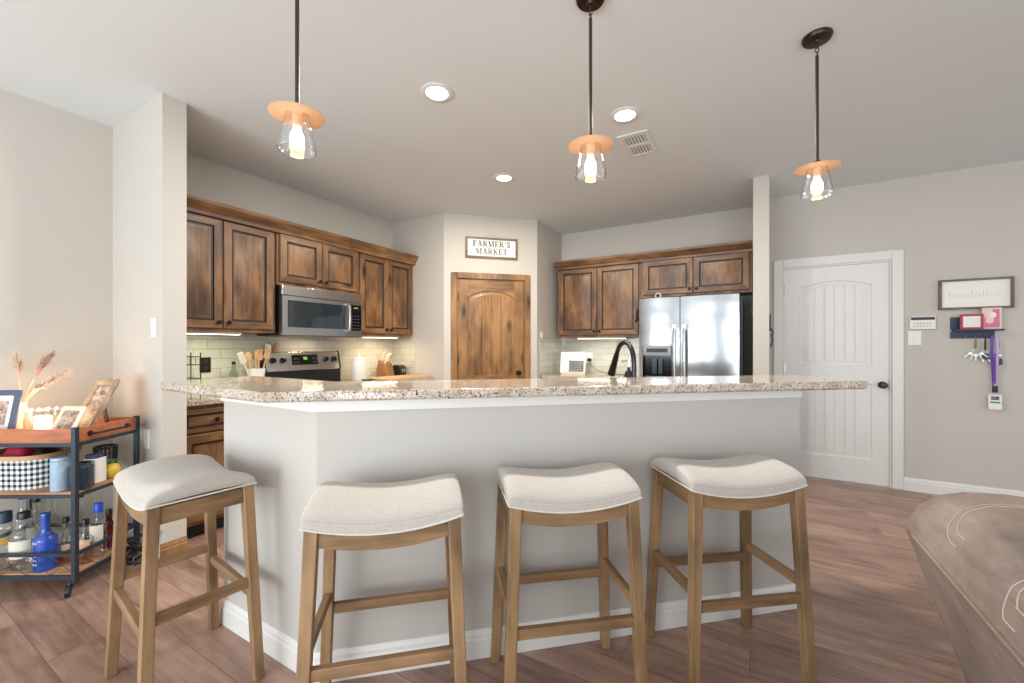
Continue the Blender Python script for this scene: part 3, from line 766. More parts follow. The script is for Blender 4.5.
# local x runs back along the bar, local -y into the kitchen... front looks to -y
Lc = LB-0.35
MB().box(0, Lc, -0.56, 0, 0.1, 0.875).build('body', M['alder_v'], sink_root)
MB().box(0, Lc, -0.49, 0, 0, 0.1).build('toe_kick', M['black'], sink_root)
for i in range(4):
    dw = (Lc-0.06)/4
    add_door(sink_root, 0.02+i*(dw+0.006), 0.13, dw-0.004, 0.70, -0.56, (dw-0.04 if i % 2 == 0 else 0.03, 0.64))
sx0, sx1, sy0, sy1 = 0.55, 1.25, -0.50, -0.13
wt = MB().box(0, sx0, -0.60, 0, 0.877, 0.915).box(sx1, Lc, -0.60, 0, 0.877, 0.915).box(sx0, sx1, sy1, 0, 0.877, 0.915).box(sx0, sx1, -0.60, sy0, 0.877, 0.915)
wo = wt.build('granite_worktop', M['granite']); wo.location = sink_root.location; wo.rotation_euler = sink_root.rotation_euler
tag(wo, 'lower granite worktop with the sink behind the bar', 'worktop')

def sloc(x, y, z=0): return tuple(sink_root.location+Matrix.Rotation(sink_root.rotation_euler.z, 3, 'Z') @ Vector((x, y, z)))
# faucet: dark gooseneck, behind the bar
fx, fu = cam((634-512)/F*2.26, 2.26)
fd = Vector((-0.22, 0.9755)); fa = math.atan2(*reversed(cam(*fd))) if False else None
dv = Vector(cam(fd.x, fd.y)); fang = math.atan2(dv.y, dv.x)
ft = thing('kitchen_faucet', 'dark gooseneck pull-down faucet standing behind the bar top', 'faucet', (fx, fu, 0.915), fang)
mb = MB().lathe([(0.0, 0), (0.03, 0), (0.03, 0.008), (0.02, 0.02), (0.017, 0.05), (0.0135, 0.06)], 18)
pts = [(0, 0, 0.05), (0, 0, 0.255)]+[(0.105-0.105*math.cos(a), 0, 0.255+0.115*math.sin(a)) for a in [math.pi*k/14 for k in range(1, 13)]]
mb.tube(pts, 0.0135, 14)
e = Vector(pts[-1]); 
mb.build('spout', M['gunmetal'], ft)
d2 = (Vector(pts[-1])-Vector(pts[-2])).normalized()
MB().tube([e, e+d2*0.03, e+d2*0.07, e+d2*0.15], [0.0145, 0.017, 0.018, 0.024], 16).build('spray_head', M['gunmetal'], ft)
MB().tube([(0, 0.012, 0.075), (0, 0.045, 0.078), (0.02, 0.10, 0.10)], [0.013, 0.011, 0.006], 10).build('handle', M['gunmetal'], ft)
# black soap bottle beside it
sv = cam((629-512)/F*2.42, 2.42)
sb = thing('soap_bottle', 'black pump soap bottle behind the faucet', 'bottle', (*sv, 0.915))
MB().lathe([(0, 0), (0.026, 0), (0.028, 0.01), (0.028, 0.17), (0.02, 0.2), (0.01, 0.205), (0.01, 0.225)], 18).build('body', M['black'], sb)
MB().lathe([(0.006, 0.225), (0.006, 0.255), (0.012, 0.257), (0.012, 0.268), (0, 0.27)], 10).tube([(0, 0, 0.262), (-0.035, 0, 0.262), (-0.042, 0, 0.252)], 0.005, 8).build('pump', M['nickel'], sb)
sv = cam((618-512)/F*2.55, 2.55)
# steel basin
bs = MB()
bx = [(sx0, sy0), (sx1, sy0), (sx1, sy1), (sx0, sy1)]
bs.box(sx0-0.012, sx0, sy0, sy1, 0.70, 0.876).box(sx1, sx1+0.012, sy0, sy1, 0.70, 0.876).box(sx0, sx1, sy0-0.012, sy0, 0.70, 0.876).box(sx0, sx1, sy1, sy1+0.012, 0.70, 0.876).box(sx0, sx1, sy0, sy1, 0.69, 0.702)
bo = bs.build('sink_basin', M['sinksteel'], sink_root)

# ---------------------------------------------------------------- refrigerator
FU = 4.37
fr = thing('refrigerator', 'stainless side-by-side refrigerator with black water dispenser', 'refrigerator', ((FL0+FL1)/2, 0, 0))
cx = (FL0+FL1)/2
L = lambda v: v-cx
MB().box(L(FL0+0.004), L(FL1), FU+0.055, UB-0.03, 0.03, 1.735).build('case', M['darkgrey'], fr, bevel=0.006)  # dark case widened past the right door, standing in for the gap's shade
MB().box(L(FL0+0.02), L(FL1-0.02), FU+0.07, FU+0.2, 0.0, 0.03).build('kick_grille', M['black'], fr)
def curved_door(x0, x1, z0, z1, bow=0.018, hole=None):
    mb = MB(); n = 12
    def yy(x): t = (x-x0)/(x1-x0)*2-1; return FU-bow*(1-t*t)
    xs = [x0+(x1-x0)*i/n for i in range(n+1)]; zs = [z0, z1]
    if hole:
        xs = sorted(set(xs+[hole[0], hole[1]])); zs = sorted([z0, hole[2], hole[3], z1])
    for a, b in zip(xs[:-1], xs[1:]):
        for c, d in zip(zs[:-1], zs[1:]):
            if hole and a >= hole[0]-1e-6 and b <= hole[1]+1e-6 and c >= hole[2]-1e-6 and d <= hole[3]+1e-6: continue
            mb.add([(a, yy(a), c), (b, yy(b), c), (b, yy(b), d), (a, yy(a), d)], [(0, 1, 2, 3)])
        mb.add([(a, yy(a), z1), (b, yy(b), z1), (b, FU+0.05, z1), (a, FU+0.05, z1)], [(0, 1, 2, 3)])
        mb.add([(a, yy(a), z0), (b, yy(b), z0), (b, FU+0.05, z0), (a, FU+0.05, z0)], [(0, 3, 2, 1)])
    for x in (x0, x1): mb.add([(x, yy(x), z0), (x, FU+0.05, z0), (x, FU+0.05, z1), (x, yy(x), z1)], [(0, 1, 2, 3)])
    mb.add([(x0, FU+0.05, z0), (x1, FU+0.05, z0), (x1, FU+0.05, z1), (x0, FU+0.05, z1)], [(0, 3, 2, 1)])
    return mb, yy
vs = ray_u(680, FU)
d0, d1 = ray_u(643, FU), ray_u(672, FU)
dzt, dzb = zat(345.5, (d0+d1)/2, FU), 0.93
m1, y1 = curved_door(L(FL0), L(vs-0.004), 0.07, 1.752, hole=(L(d0), L(d1), dzb, dzt))
do1 = m1.build('door', M['fridge'], fr, ang=30)
do1['label'] = 'narrow left refrigerator door with the dispenser'
m2, y2 = curved_door(L(vs+0.004), L(FL1-0.03), 0.07, 1.752)
do2 = m2.build('door', M['fridge'], fr, ang=30)
do2['label'] = 'wide right refrigerator door'
# dispenser
dp = MB()
a, b = L(d0), L(d1); yb_ = FU+0.04; ys = FU-0.02
dp.box(a, b, yb_-0.004, yb_, dzb, dzt).box(a, a+0.006, ys, yb_, dzb, dzt).box(b-0.006, b, ys, yb_, dzb, dzt).box(a, b, ys, yb_, dzt-0.10, dzt).box(a, b, ys-0.004, yb_, dzb, dzb+0.02)
dp.build('dispenser', M['blackglass'], do1)
MB().box((a+b)/2-0.05, (a+b)/2-0.005, FU+0.0, FU+0.02, dzb+0.05, dzb+0.2).box((a+b)/2+0.012, (a+b)/2+0.05, FU+0.0, FU+0.02, dzb+0.05, dzb+0.2).build('paddle', M['teal'], do1)
MB().box(a+0.04, b-0.04, ys-0.003, ys, dzt-0.07, dzt-0.03).build('control_panel', M['darkgrey'], do1)
for nm, hx, dd in (('handle', L(vs-0.045), do1), ('handle', L(vs+0.045), do2)):
    h = MB().tube([(hx, FU-0.012, 1.45), (hx, FU-0.055, 1.44), (hx, FU-0.06, 1.38), (hx, FU-0.06, 0.60), (hx, FU-0.055, 0.54), (hx, FU-0.012, 0.53)], 0.0145, 12)
    h.box(hx-0.017, hx+0.017, FU-0.06, FU-0.008, 1.42, 1.475)
    h.build(nm, M['steel'], dd)
cv = (ray_u(658, FU+0.1), FU+0.12)
cmr = thing('security_camera', 'small round white camera with a dark lens on top of the fridge', 'camera', (cv[0], cv[1], 1.735))
MB().lathe([(0, 0), (0.028, 0), (0.03, 0.006), (0.012, 0.012), (0.01, 0.02)], 18).build('base', M['plate'], cmr)
MB().ball((0, 0, 0.05), 0.034, 18).build('body', M['plate'], cmr)
MB().ball((0, -0.026, 0.052), 0.02, 14, (1, .7, 1)).build('lens', M['black'], cmr)
# measuring spoons on the cabinet side
ms = thing('measuring_spoon_set', 'small dark measuring spoons hanging on the cabinet edge left of the fridge', 'utensil', (-1.098, UB-DEP-0.0215, 1.69))
MB().tube([(0, 0.0, 0), (0, -0.006, 0.004), (0, -0.008, -0.03)], 0.003, 6).build('hook', M['gunmetal'], ms)
for k, dx in enumerate((-0.014, 0.0, 0.014)):
    MB().tube([(dx*0.3, -0.010-0.003*k, -0.024), (dx, -0.012-0.003*k, -0.13+0.015*k)], 0.003, 6).ball((dx, -0.012-0.003*k, -0.145+0.015*k), 0.013, 10, (1, .5, 1)).build('spoon', M['gunmetal'], ms)

# ---------------------------------------------------------------- microwave (local: x along +u, front to -y = +v)
mw = thing('microwave', 'stainless over-the-range microwave under the short cabinet', 'microwave', (VL, 0, 0), UPK)
m0, m1 = c1+0.012, c2-0.012
mz0, mz1 = 1.352, 1.772
yf = -0.385
MB().box(m0, m1, yf+0.03, -0.012, mz0, mz1).build('case', M['black'], mw, bevel=0.004)
xg = m1-0.155
MB().box(m0, m1, yf-0.004, yf+0.03, mz1-0.085, mz1-0.002).build('vent_panel', M['steel'], mw, bevel=0.006)
fr_ = MB()
fr_.box(m0, m0+0.045, yf-0.01, yf+0.03, mz0+0.004, mz1-0.09).box(xg-0.035, xg, yf-0.01, yf+0.03, mz0+0.004, mz1-0.09)
fr_.box(m0+0.045, xg-0.035, yf-0.01, yf+0.03, mz1-0.125, mz1-0.09).box(m0+0.045, xg-0.035, yf-0.01, yf+0.03, mz0+0.004, mz0+0.07)
dmw = fr_.build('door', M['steel'], mw)
MB().box(m0+0.045, xg-0.035, yf-0.004, yf+0.02, mz0+0.07, mz1-0.125).build('window', M['winglass'], dmw)
MB().tube([(xg-0.016, yf-0.008, mz0+0.05), (xg-0.016, yf-0.045, mz0+0.065), (xg-0.016, yf-0.05, mz0+0.16), (xg-0.016, yf-0.045, mz1-0.125), (xg-0.016, yf-0.008, mz1-0.11)], 0.0125, 12).build('handle', M['steel'], dmw)
cp = MB().box(xg+0.002, m1, yf-0.01, yf+0.03, mz0+0.004, mz1-0.09).build('control_frame', M['steel'], mw)
MB().box(xg+0.014, m1-0.012, yf-0.013, yf-0.009, mz0+0.06, mz1-0.11).build('control_panel', M['blackglass'], mw)
MB().box(xg+0.055, m1-0.05, yf-0.0145, yf-0.012, mz1-0.147, mz1-0.134).build('display', M['digits'], mw)
bt = MB()
for i in range(3):
    for j in range(5): bt.box(xg+0.03+i*0.035, xg+0.05+i*0.035, yf-0.0145, yf-0.012, mz0+0.075+j*0.03, mz0+0.087+j*0.03)
bt.build('buttons', M['darkgrey'], mw)
MB().box(m0+0.05, m1-0.05, yf+0.06, -0.08, mz0-0.004, mz0).build('grease_filter', M['steel'], mw)

# ---------------------------------------------------------------- range
rg = thing('kitchen_range', 'stainless electric range with black glass cooktop and knobbed backguard', 'range', (VL+0.01, 0, 0), UPK)
MB().box(R0, R1, -0.62, -0.002, 0.03, 0.90).build('body', M['steel'], rg)
MB().box(R0+0.03, R1-0.03, -0.58, -0.05, 0, 0.03).build('base', M['black'], rg)
MB().box(R0, R1, -0.64, -0.08, 0.90, 0.918).build('cooktop', M['blackglass'], rg, bevel=0.004)
od = MB().box(R0+0.01, R1-0.01, -0.645, -0.62, 0.22, 0.80).build('oven_door', M['steel'], rg, bevel=0.004)
MB().box(R0+0.1, R1-0.1, -0.648, -0.644, 0.34, 0.66).build('window', M['blackglass'], od)
MB().tube([(R0+0.06, -0.643, 0.75), (R0+0.06, -0.685, 0.755), (R1-0.06, -0.685, 0.755), (R1-0.06, -0.643, 0.75)], 0.012, 10).build('handle', M['steel'], od)
MB().box(R0+0.01, R1-0.01, -0.64, -0.62, 0.04, 0.205).build('drawer', M['steel'], rg, bevel=0.004)
# backguard
MB().prism_x([(-0.085, 0.90), (-0.085, 1.035), (-0.06, 1.04), (-0.002, 1.20), (-0.002, 0.90)], R0, R1).build('backguard_base', M['black'], rg)
bg0 = 1.035; bg1 = 1.212
pf = lambda z: -0.095+(z-bg0)*0.22
MB().prism_x([(pf(bg0), bg0), (pf(bg1), bg1), (-0.012, bg1), (-0.03, bg0)], R0+0.012, R1-0.012).build('backguard_panel', M['nickel'], rg, bevel=0.006)
MB().prism_x([(pf(bg0)-0.002, bg0+0.0), (pf(bg1)-0.002, bg1+0.005), (-0.008, bg1+0.005), (-0.03, bg0)], R0, R0+0.012).prism_x([(pf(bg0)-0.002, bg0), (pf(bg1)-0.002, bg1+0.005), (-0.008, bg1+0.005), (-0.03, bg0)], R1-0.012, R1).build('end_cap', M['black'], rg)
mid = (R0+R1)/2
za, zb = bg0+0.055, bg1-0.03
MB().prism_x([(pf(za)-0.003, za), (pf(zb)-0.003, zb), (pf(zb)+0.01, zb), (pf(za)+0.01, za)], mid-0.13, mid+0.13).build('display', M['blackglass'], rg)
zc = (za+zb)/2
MB().prism_x([(pf(zc-.012)-0.005, zc-0.002), (pf(zc+.02)-0.005, zc+0.026), (pf(zc+.02), zc+0.026), (pf(zc-.012), zc-0.002)], mid-0.02, mid+0.02).build('clock_digits', M['digits'], rg)
for i in range(4):
    for j in range(2):
        x = mid-0.115+i*0.027 + (0.135 if i > 1 else 0); z = za+0.02+j*0.035
        MB().box(x, x+0.02, pf(z)-0.0065, pf(z), z-0.006, z+0.008).build('button', M['darkgrey'], rg)
for x in (R0+0.075, R0+0.165, R1-0.165, R1-0.075):
    k = MB().lathe([(0, 0), (0.026, 0), (0.025, 0.012), (0.02, 0.026), (0, 0.027)], 18).box(-0.005, 0.005, -0.02, 0.02, 0.02, 0.034)
    k.xf(Matrix.Translation((x, pf(zc)-0.001, zc)) @ Matrix.Rotation(math.pi/2, 4, 'X')).build('knob', M['black'], rg)
for k, (x, y) in enumerate(((R0+0.2, -0.45), (R0+0.2, -0.2), (R1-0.2, -0.45), (R1-0.2, -0.2))):
    MB().tube([(x+0.09*math.cos(a), y+0.09*math.sin(a), 0.9185) for a in [2*math.pi*i/28 for i in range(28)]], 0.0015, 6, closed=True).build('burner_ring', M['darkgrey'], rg)

# shakers on the backguard
def jar_on(name, label, cat, loc, prof, mat, lid=None, group=None):
    r = thing(name, label, cat, loc, 0, group)
    MB().lathe(prof, 20).build('body', mat, r)
    if lid: MB().lathe(lid[0], 20).build('lid', lid[1], r)
    return r
bgz = bg1+0.0
jar_on('salt_shaker', 'white shaker standing on the range backguard', 'shaker', (VL+0.045, R0+0.055, bgz), [(0, 0), (0.024, 0), (0.027, 0.02), (0.022, 0.055), (0.018, 0.065)], M['white'], ([(0.018, 0.065), (0.019, 0.075), (0.01, 0.084), (0, 0.085)], M['nickel']))
jar_on('pepper_mill', 'small wooden mill standing on the range backguard', 'shaker', (VL+0.045, R0+0.125, bgz), [(0, 0), (0.022, 0), (0.02, 0.02), (0.016, 0.04), (0.02, 0.052)], M['spoon_wood'], ([(0.017, 0.052), (0.02, 0.06), (0.014, 0.075), (0, 0.078)], M['spoon_wood']))

# ---------------------------------------------------------------- worktop things, range wall
CT = 0.915
cr = thing('utensil_crock', 'white ceramic crock left of the range, holding the wooden spoons', 'crock', (-3.50, 1.875, CT))
MB().lathe([(0, 0), (0.05, 0), (0.056, 0.02), (0.058, 0.10), (0.066, 0.165), (0.062, 0.165), (0.054, 0.10), (0.05, 0.012), (0, 0.012)], 24).build('body', M['white'], cr)
lab = ['wooden spoon leaning left in the white crock', 'flat wooden spatula standing in the white crock', 'long wooden spoon standing in the middle of the crock', 'wooden turner leaning right in the white crock', 'pale handled spatula leaning far left in the crock']
for k, (dx, dy, ln, w, hd) in enumerate(((-0.02, -0.045, .30, .02, 1), (0.00, 0.02, .32, .02, 0), (-0.01, 0.0, .31, .019, 1), (0.01, 0.065, .34, .024, 0), (0.02, -0.10, .31, .017, 0))):
    b = Vector((dx*0.3, dy*0.25, 0.0135)); d = Vector((dx*0.4, dy*1.15, 0.30)).normalized()
    e = b+d*ln
    mb = MB().tube([b, b+d*ln*0.72], 0.0065, 8)
    R = d.to_track_quat('Z', 'Y').to_matrix().to_4x4()
    if hd: hm = MB().ball((0, 0, 0), 0.5, 14, (0.014, 0.052, 0.085))
    else: hm = MB().box(-0.004, 0.004, -0.024, 0.024, -0.045, 0.045)
    hm.xf(Matrix.Translation(b+d*ln*0.83) @ R)
    mb.add(hm.v, hm.f)
    o = mb.build('wooden_spoon' if hd else 'spatula', M['cream'] if k == 4 else M['spoon_wood']); o.location = cr.location
    tag(o, lab[k], 'utensil')
ob = thing('oil_bottle', 'small green glass oil bottle beside the utensil crock', 'bottle', (-3.585, 1.745, CT))
MB().lathe([(0, 0), (0.03, 0), (0.032, 0.01), (0.032, 0.13), (0.013, 0.165), (0.012, 0.20)], 18).build('body', M['greenglass'], ob)
MB().lathe([(0.013, 0.20), (0.014, 0.225), (0, 0.226)], 12).build('cap', M['black'], ob)

# wire rack
wr = thing('wire_rack', 'two-tier black wire rack in the corner behind the left wall end', 'rack', (-3.60, 1.36, CT))
mb = MB(); hx, hy = 0.075, 0.13
for sx in (-1, 1):
    for sy in (-1, 1): MB().rod((sx*hx, sy*hy, 0), (sx*hx, sy*hy, 0.30), 0.004, 8).build('post', M['black'], wr)
for z in (0.05, 0.21):
    t_ = MB()
    for zz in (0, 0.06):
        t_.tube([(-hx, -hy, z+zz), (hx, -hy, z+zz), (hx, hy, z+zz), (-hx, hy, z+zz)], 0.0035, 6, closed=True)
    for i in range(9): y = -hy+2*hy*i/8; t_.tube([(hx, y, z+0.06), (hx, y, z), (-hx, y, z), (-hx, y, z+0.06)], 0.002, 6)
    t_.build('basket', M['black'], wr)
def plate(name, label, cat, loc, rz, w=0.072, h=0.116, mat=None, kind='switch', group=None):
    r = thing(name, label, cat, loc, rz, group)
    MB().box(-w/2, w/2, -0.006, 0, -h/2, h/2).build('cover_plate', mat or M['plate'], r, bevel=0.003)
    m2 = M['black'] if mat is M['bronze'] else M['plate']
    if kind == 'switch':
        MB().box(-0.016, 0.016, -0.009, -0.006, -0.033, 0.033).build('rocker', m2, r, bevel=0.002)
    else:
        for z in (-0.026, 0.026):
            rc = MB().box(-0.017, 0.017, -0.008, -0.006, z-0.014, z+0.014).build('receptacle', m2, r, bevel=0.002)
    return r
plate('outlet', 'dark bronze outlet on the tile beside the wire rack', 'outlet', (VL+0.008, 1.60, 1.115), UPK, 0.078, 0.12, M['bronze'], 'outlet')
plate('outlet', 'white outlet on the tile between range and canister', 'outlet', (VL+0.008, 2.62, 1.24), UPK, kind='outlet') if False else None

cn = thing('ceramic_canister', 'white lidded ceramic canister right of the range', 'canister', (-3.50, 2.895, CT))
MB().lathe([(0, 0), (0.070, 0), (0.074, 0.01), (0.074, 0.19), (0.068, 0.205), (0.062, 0.205)], 28).build('body', M['white'], cn)
MB().lathe([(0.062, 0.205), (0.07, 0.209), (0.066, 0.225), (0.02, 0.236), (0.01, 0.242), (0.016, 0.254), (0.012, 0.266), (0, 0.268)], 28).build('lid', M['white'], cn)
sp = thing('spoon_rest', 'small dark spoon rest on the worktop beside the white canister', 'spoon rest', (-3.33, 2.86, CT))
MB().lathe([(0, 0), (0.04, 0), (0.055, 0.014), (0.052, 0.016), (0.038, 0.004), (0, 0.004)], 22, sx=1.0, sy=1.2).build('dish', M['darkgrey'], sp)
cbd = MB().prism(rounded(rect(-0.15, 0.15, -0.31, 0.31), [0.03]*4), 0, 0.022).build('cutting_board', M['board_wood'], bevel=0.004)
cbd.location = (-3.25, 3.24, CT)
tag(cbd, 'long pale wooden cutting board on the worktop before the knife block', 'cutting board')
kbv = (-3.515, 3.275)
kb_ = thing('knife_block', 'slanted brown wooden knife block on the corner worktop', 'knife block', (*kbv, CT), 0)
MB().prism_x([(0.09, 0), (0.09, 0.09), (0.055, 0.20), (-0.04, 0.155), (-0.085, 0.0)], -0.055, 0.055).xf(Matrix.Rotation(math.radians(90), 4, 'Z') @ Matrix.Rotation(0, 4, 'Z')).build('block', M['block_wood'], kb_, bevel=0.004)
MB().box(0.0555, 0.0585, -0.015, 0.02, 0.03, 0.055) if False else None
nk = 0
for i in range(3):
    for j in range(2):
        # knife handles rising out of the slanted top (slant faces local x)
        base = Vector((0.025-0.045*i+0.0, -0.03+0.06*j, 0.16+0.0)); 
        yb0 = -0.04+0.095*(0.2+0.3*i); zb0 = 0.155+0.045*(0.2+0.3*i)
        p0 = Vector((-yb0, -0.03+0.06*j, zb0)); d = Vector((0.45, 0.02, 0.9)).normalized()
        kn = MB().tube([p0+d*0.0, p0+d*0.05, p0+d*0.10], [0.009, 0.010, 0.0085], 8).build('knife', M['nickel'] if (i+j) % 2 else M['cream'])
        kn.location = kb_.location
        tag(kn, 'knife with a pale or steel handle stuck in the slanted block', 'knife', 'knives in the wooden block')
bd = thing('bread_toaster', 'small rounded black appliance right of the knife block', 'appliance', (-3.50, 3.455, CT))
MB().prism_y([(-0.07, 0), (0.07, 0), (0.07, 0.09)]+[(0.07*math.cos(a), 0.09+0.045*math.sin(a)) for a in [math.pi*k/12 for k in range(1, 12)]]+[(-0.07, 0.09)], -0.05, 0.05).build('body', M['black'], bd, bevel=0.006)
MB().tube([(0.074, 0.02*math.cos(a)-0.0, 0.07+0.02*math.sin(a)) for a in [2*math.pi*k/16 for k in range(16)]], 0.004, 6, closed=True).build('dial', M['nickel'], bd)

# under-cabinet lights
def strip_light(label, x0, x1, loc, rz, power, color, y=-0.22):
    r = thing('under_cabinet_light', label, 'light', loc, rz)
    MB().box(x0, x1, y-0.03, y+0.03, -0.016, 0).build('housing', M['plate'], r)
    MB().box(x0+0.01, x1-0.01, y-0.024, y+0.024, -0.019, -0.016).build('diffuser', M['strip'], r)
    area('strip_glow', ((x0+x1)/2, y, -0.025), (0, 0, 0), x1-x0, 0.05, power, color, r)
strip_light('light strip under the cabinet left of the microwave', 1.22, 1.75, (VL, 0, ZB), UPK, 1.6, (0.92, 1.0, 0.72))
strip_light('light strip under the cabinet right of the microwave', 2.95, 3.42, (VL, 0, ZB), UPK, 2.4, (1.0, 0.80, 0.54))
strip_light('light strip under the cabinet left of the fridge', -1.85, -1.25, (0, UB, ZB), 0, 1.8, (0.95, 1.0, 0.95))
area('cooktop_lamp', (-0.2, 0, 0), (0, 0, 0), 0.2, 0.05, 1.2, (1.0, 0.80, 0.54)).parent = mw
bpy.data.objects['cooktop_lamp'].location = ((m0+m1)/2, -0.2, mz0-0.012)

# ---------------------------------------------------------------- worktop things, fridge wall
bk = (ray_u(572.5, 4.78), 4.78)
rb = thing('recipe_stand', 'white board with a small photo standing on the worktop left of the faucet', 'stand', (*bk, CT), math.radians(12))
tl = Matrix.Rotation(math.radians(-14), 4, 'X')
MB().box(-0.155, 0.155, -0.012, 0.0, 0.012, 0.28).xf(tl).build('board', M['paper'], rb, bevel=0.003)
MB().box(-0.045, 0.135, -0.016, -0.012, 0.03, 0.17).xf(tl).build('photo', M['bwphoto'], rb)
MB().box(-0.13, 0.15, -0.05, 0.01, 0.0, 0.012).box(-0.13, 0.15, -0.05, -0.042, 0.012, 0.028).box(-0.01, 0.01, -0.02, 0.12, 0, 0.01).build('ledge', M['cream'], rb)
op = plate('outlet', 'white outlet with a black plug on the tile right of the white board', 'outlet', (ray_u(589.5, UB), UB-0.008, 1.115), 0, 0.085, 0.13, kind='outlet')
pg = thing('power_plug', 'black plug and trailing cord in the white outlet by the recipe board', 'plug', (ray_u(589.5, UB)+0.01, UB-0.016, 1.09))
MB().box(-0.02, 0.025, -0.045, 0, -0.018, 0.018).build('plug_body', M['black'], pg, bevel=0.004)
MB().tube([(0, -0.04, -0.01), (0.03, -0.07, -0.06), (0.12, -0.06, -0.13), (0.25, -0.07, -0.165), (0.40, -0.06, -0.171), (0.5, -0.08, -0.171)], 0.0035, 8).build('cord', M['black'], pg)
plate('light_switch', 'white light switch on the side wall right of the pantry door', 'switch', (Q[0], 4.45, 1.375), UPK, kind='switch')
plate('light_switch', 'white light switch on the left wall end above the bar cart', 'switch', (ray_u(154.5, U1), U1, 1.372), 0, kind='switch')
plate('outlet', 'white outlet low on the left wall end behind the bar cart', 'outlet', (ray_u(147.5, U1), U1, 0.70), 0, kind='outlet')

# ---------------------------------------------------------------- farmer's market sign
def stroke_letters(text, h, t, sp):
    """serif capitals drawn with bars; returns list of polygons (x,z)"""
    polys = []; x = 0.0
    T1 = h*0.20; T2 = h*0.10; se = h*0.07
    def R(a, b, c, d): polys.append([(x+a*h, c*h), (x+b*h, c*h), (x+b*h, d*h), (x+a*h, d*h)])
    def seg(p, q, w):
        p = Vector(p)*h; q = Vector(q)*h; n = (q-p).normalized(); n = Vector((-n.y, n.x))*w*h/2
        polys.append([(x+p.x-n.x, p.y-n.y), (x+q.x-n.x, q.y-n.y), (x+q.x+n.x, q.y+n.y), (x+p.x+n.x, p.y+n.y)])
    def arc(cx, cz, r, a0, a1, w, n=8, sz=1):
        for i in range(n):
            a = math.radians(a0+(a1-a0)*i/n); b = math.radians(a0+(a1-a0)*(i+1)/n)
            seg((cx+r*math.cos(a), cz+r*sz*math.sin(a)), (cx+r*math.cos(b), cz+r*sz*math.sin(b)), w)
    for ch in text:
        if ch == 'F' or ch == 'E':
            R(.05, .25, 0, 1); R(-.02, .32, 0, .08); R(-.02, .62, .91, 1); R(.25, .5, .46, .55); R(.55, .64, .72, 1); R(.44, .51, .36, .65)
            if ch == 'E': R(-.02, .64, 0, .09); R(.57, .66, 0, .28)
            w = .70
        elif ch == 'A':
            seg((.08, 0), (.36, 1), .09); seg((.36, 1), (.66, 0), .2); seg((.18, .32), (.58, .32), .09); R(-.04, .22, 0, .08); R(.48, .82, 0, .08); w = .84
        elif ch == 'R':
            R(.05, .25, 0, 1); R(-.02, .34, 0, .08); R(-.02, .3, .92, 1); R(.25, .4, .92, 1); R(.25, .4, .46, .54); arc(.38, .73, .23, -90, 90, .14); seg((.36, .5), (.66, .04), .19); R(.56, .8, 0, .08); w = .82
        elif ch == 'M':
            R(.06, .15, 0, 1); seg((.12, .97), (.44, .06), .19); seg((.44, .06), (.76, .97), .08); R(.74, .93, 0, 1); R(-.03, .25, 0, .08); R(.66, 1.0, 0, .08); R(-.03, .2, .92, 1); R(.74, 1.0, .92, 1); w = 1.06
        elif ch == 'S':
            arc(.3, .73, .2, 30, 270, .16); arc(.3, .27, .2, -150, 90, .18); R(.46, .53, .68, .98); R(.06, .13, .02, .32); w = .62
        elif ch == 'K':
            R(.05, .25, 0, 1); R(-.02, .32, 0, .08); R(-.02, .32, .92, 1); seg((.25, .42), (.62, .95), .09); seg((.34, .6), (.66, .04), .19); R(.5, .76, .92, 1); R(.54, .8, 0, .08); w = .84
        elif ch == 'T':
            R(.24, .44, 0, 1); R(.14, .54, 0, .08); R(0, .68, .91, 1); R(0, .08, .72, 1); R(.6, .68, .72, 1); w = .74
        elif ch == "'":
            R(.05, .19, .72, 1); w = .28
        else: w = .4
        x += (w+sp)*h
    return polys, x-sp*h
sg0, sg1 = pantry_x(465.5), pantry_x(517)
scx = (sg0+sg1)/2; sw = sg1-sg0
pc = Vector(P)+dirPQ.normalized()*scx
dd = depth(pc.x, pc.y); szc = H+(HY-248.5)*dd/F; shh = 0.5*20.5*dd/F
sg = thing('farmers_market_sign', "white framed sign reading FARMER'S MARKET above the pantry door", 'sign', (pc.x, pc.y, szc), aPQ)
MB().box(-sw/2+0.01, sw/2-0.01, -0.014, -0.001, -shh+0.01, shh-0.01).build('board', M['paper'], sg)
fb = MB(); w_ = 0.022
fb.box(-sw/2, sw/2, -0.024, 0, shh-w_, shh).box(-sw/2, sw/2, -0.024, 0, -shh, -shh+w_).box(-sw/2, -sw/2+w_, -0.024, 0, -shh+w_, shh-w_).box(sw/2-w_, sw/2, -0.024, 0, -shh+w_, shh-w_)
fb.build('frame', M['frame_wood'], sg)
lt = MB()
for txt, zc_ in (("FARMER'S", 0.014), ("MARKET", -0.072)):
    pl, wd_ = stroke_letters(txt, 0.066, 0, 0.10)
    k = min(1, (sw-0.075)/wd_)
    for p in pl: lt.add([((x-wd_/2)*k, -0.0155, z+zc_) for x, z in p]+[((x-wd_/2)*k, -0.0135, z+zc_) for x, z in p], [(0, 1, 2, 3), (7, 6, 5, 4), (0, 4, 5, 1), (1, 5, 6, 2), (2, 6, 7, 3), (3, 7, 4, 0)])
lt.build('lettering', M['greyink'], sg)
MB().tube([(-0.12, -0.006, shh), (0.0, -0.006, shh+0.035), (0.12, -0.006, shh)], 0.0016, 6).ball((0, -0.006, shh+0.036), 0.006, 8).build('hanger', M['paleink'], sg)

# ---------------------------------------------------------------- door wall things
def onW(x, y): v = ray_u(x, UD); return v, zat(y, v, UD)
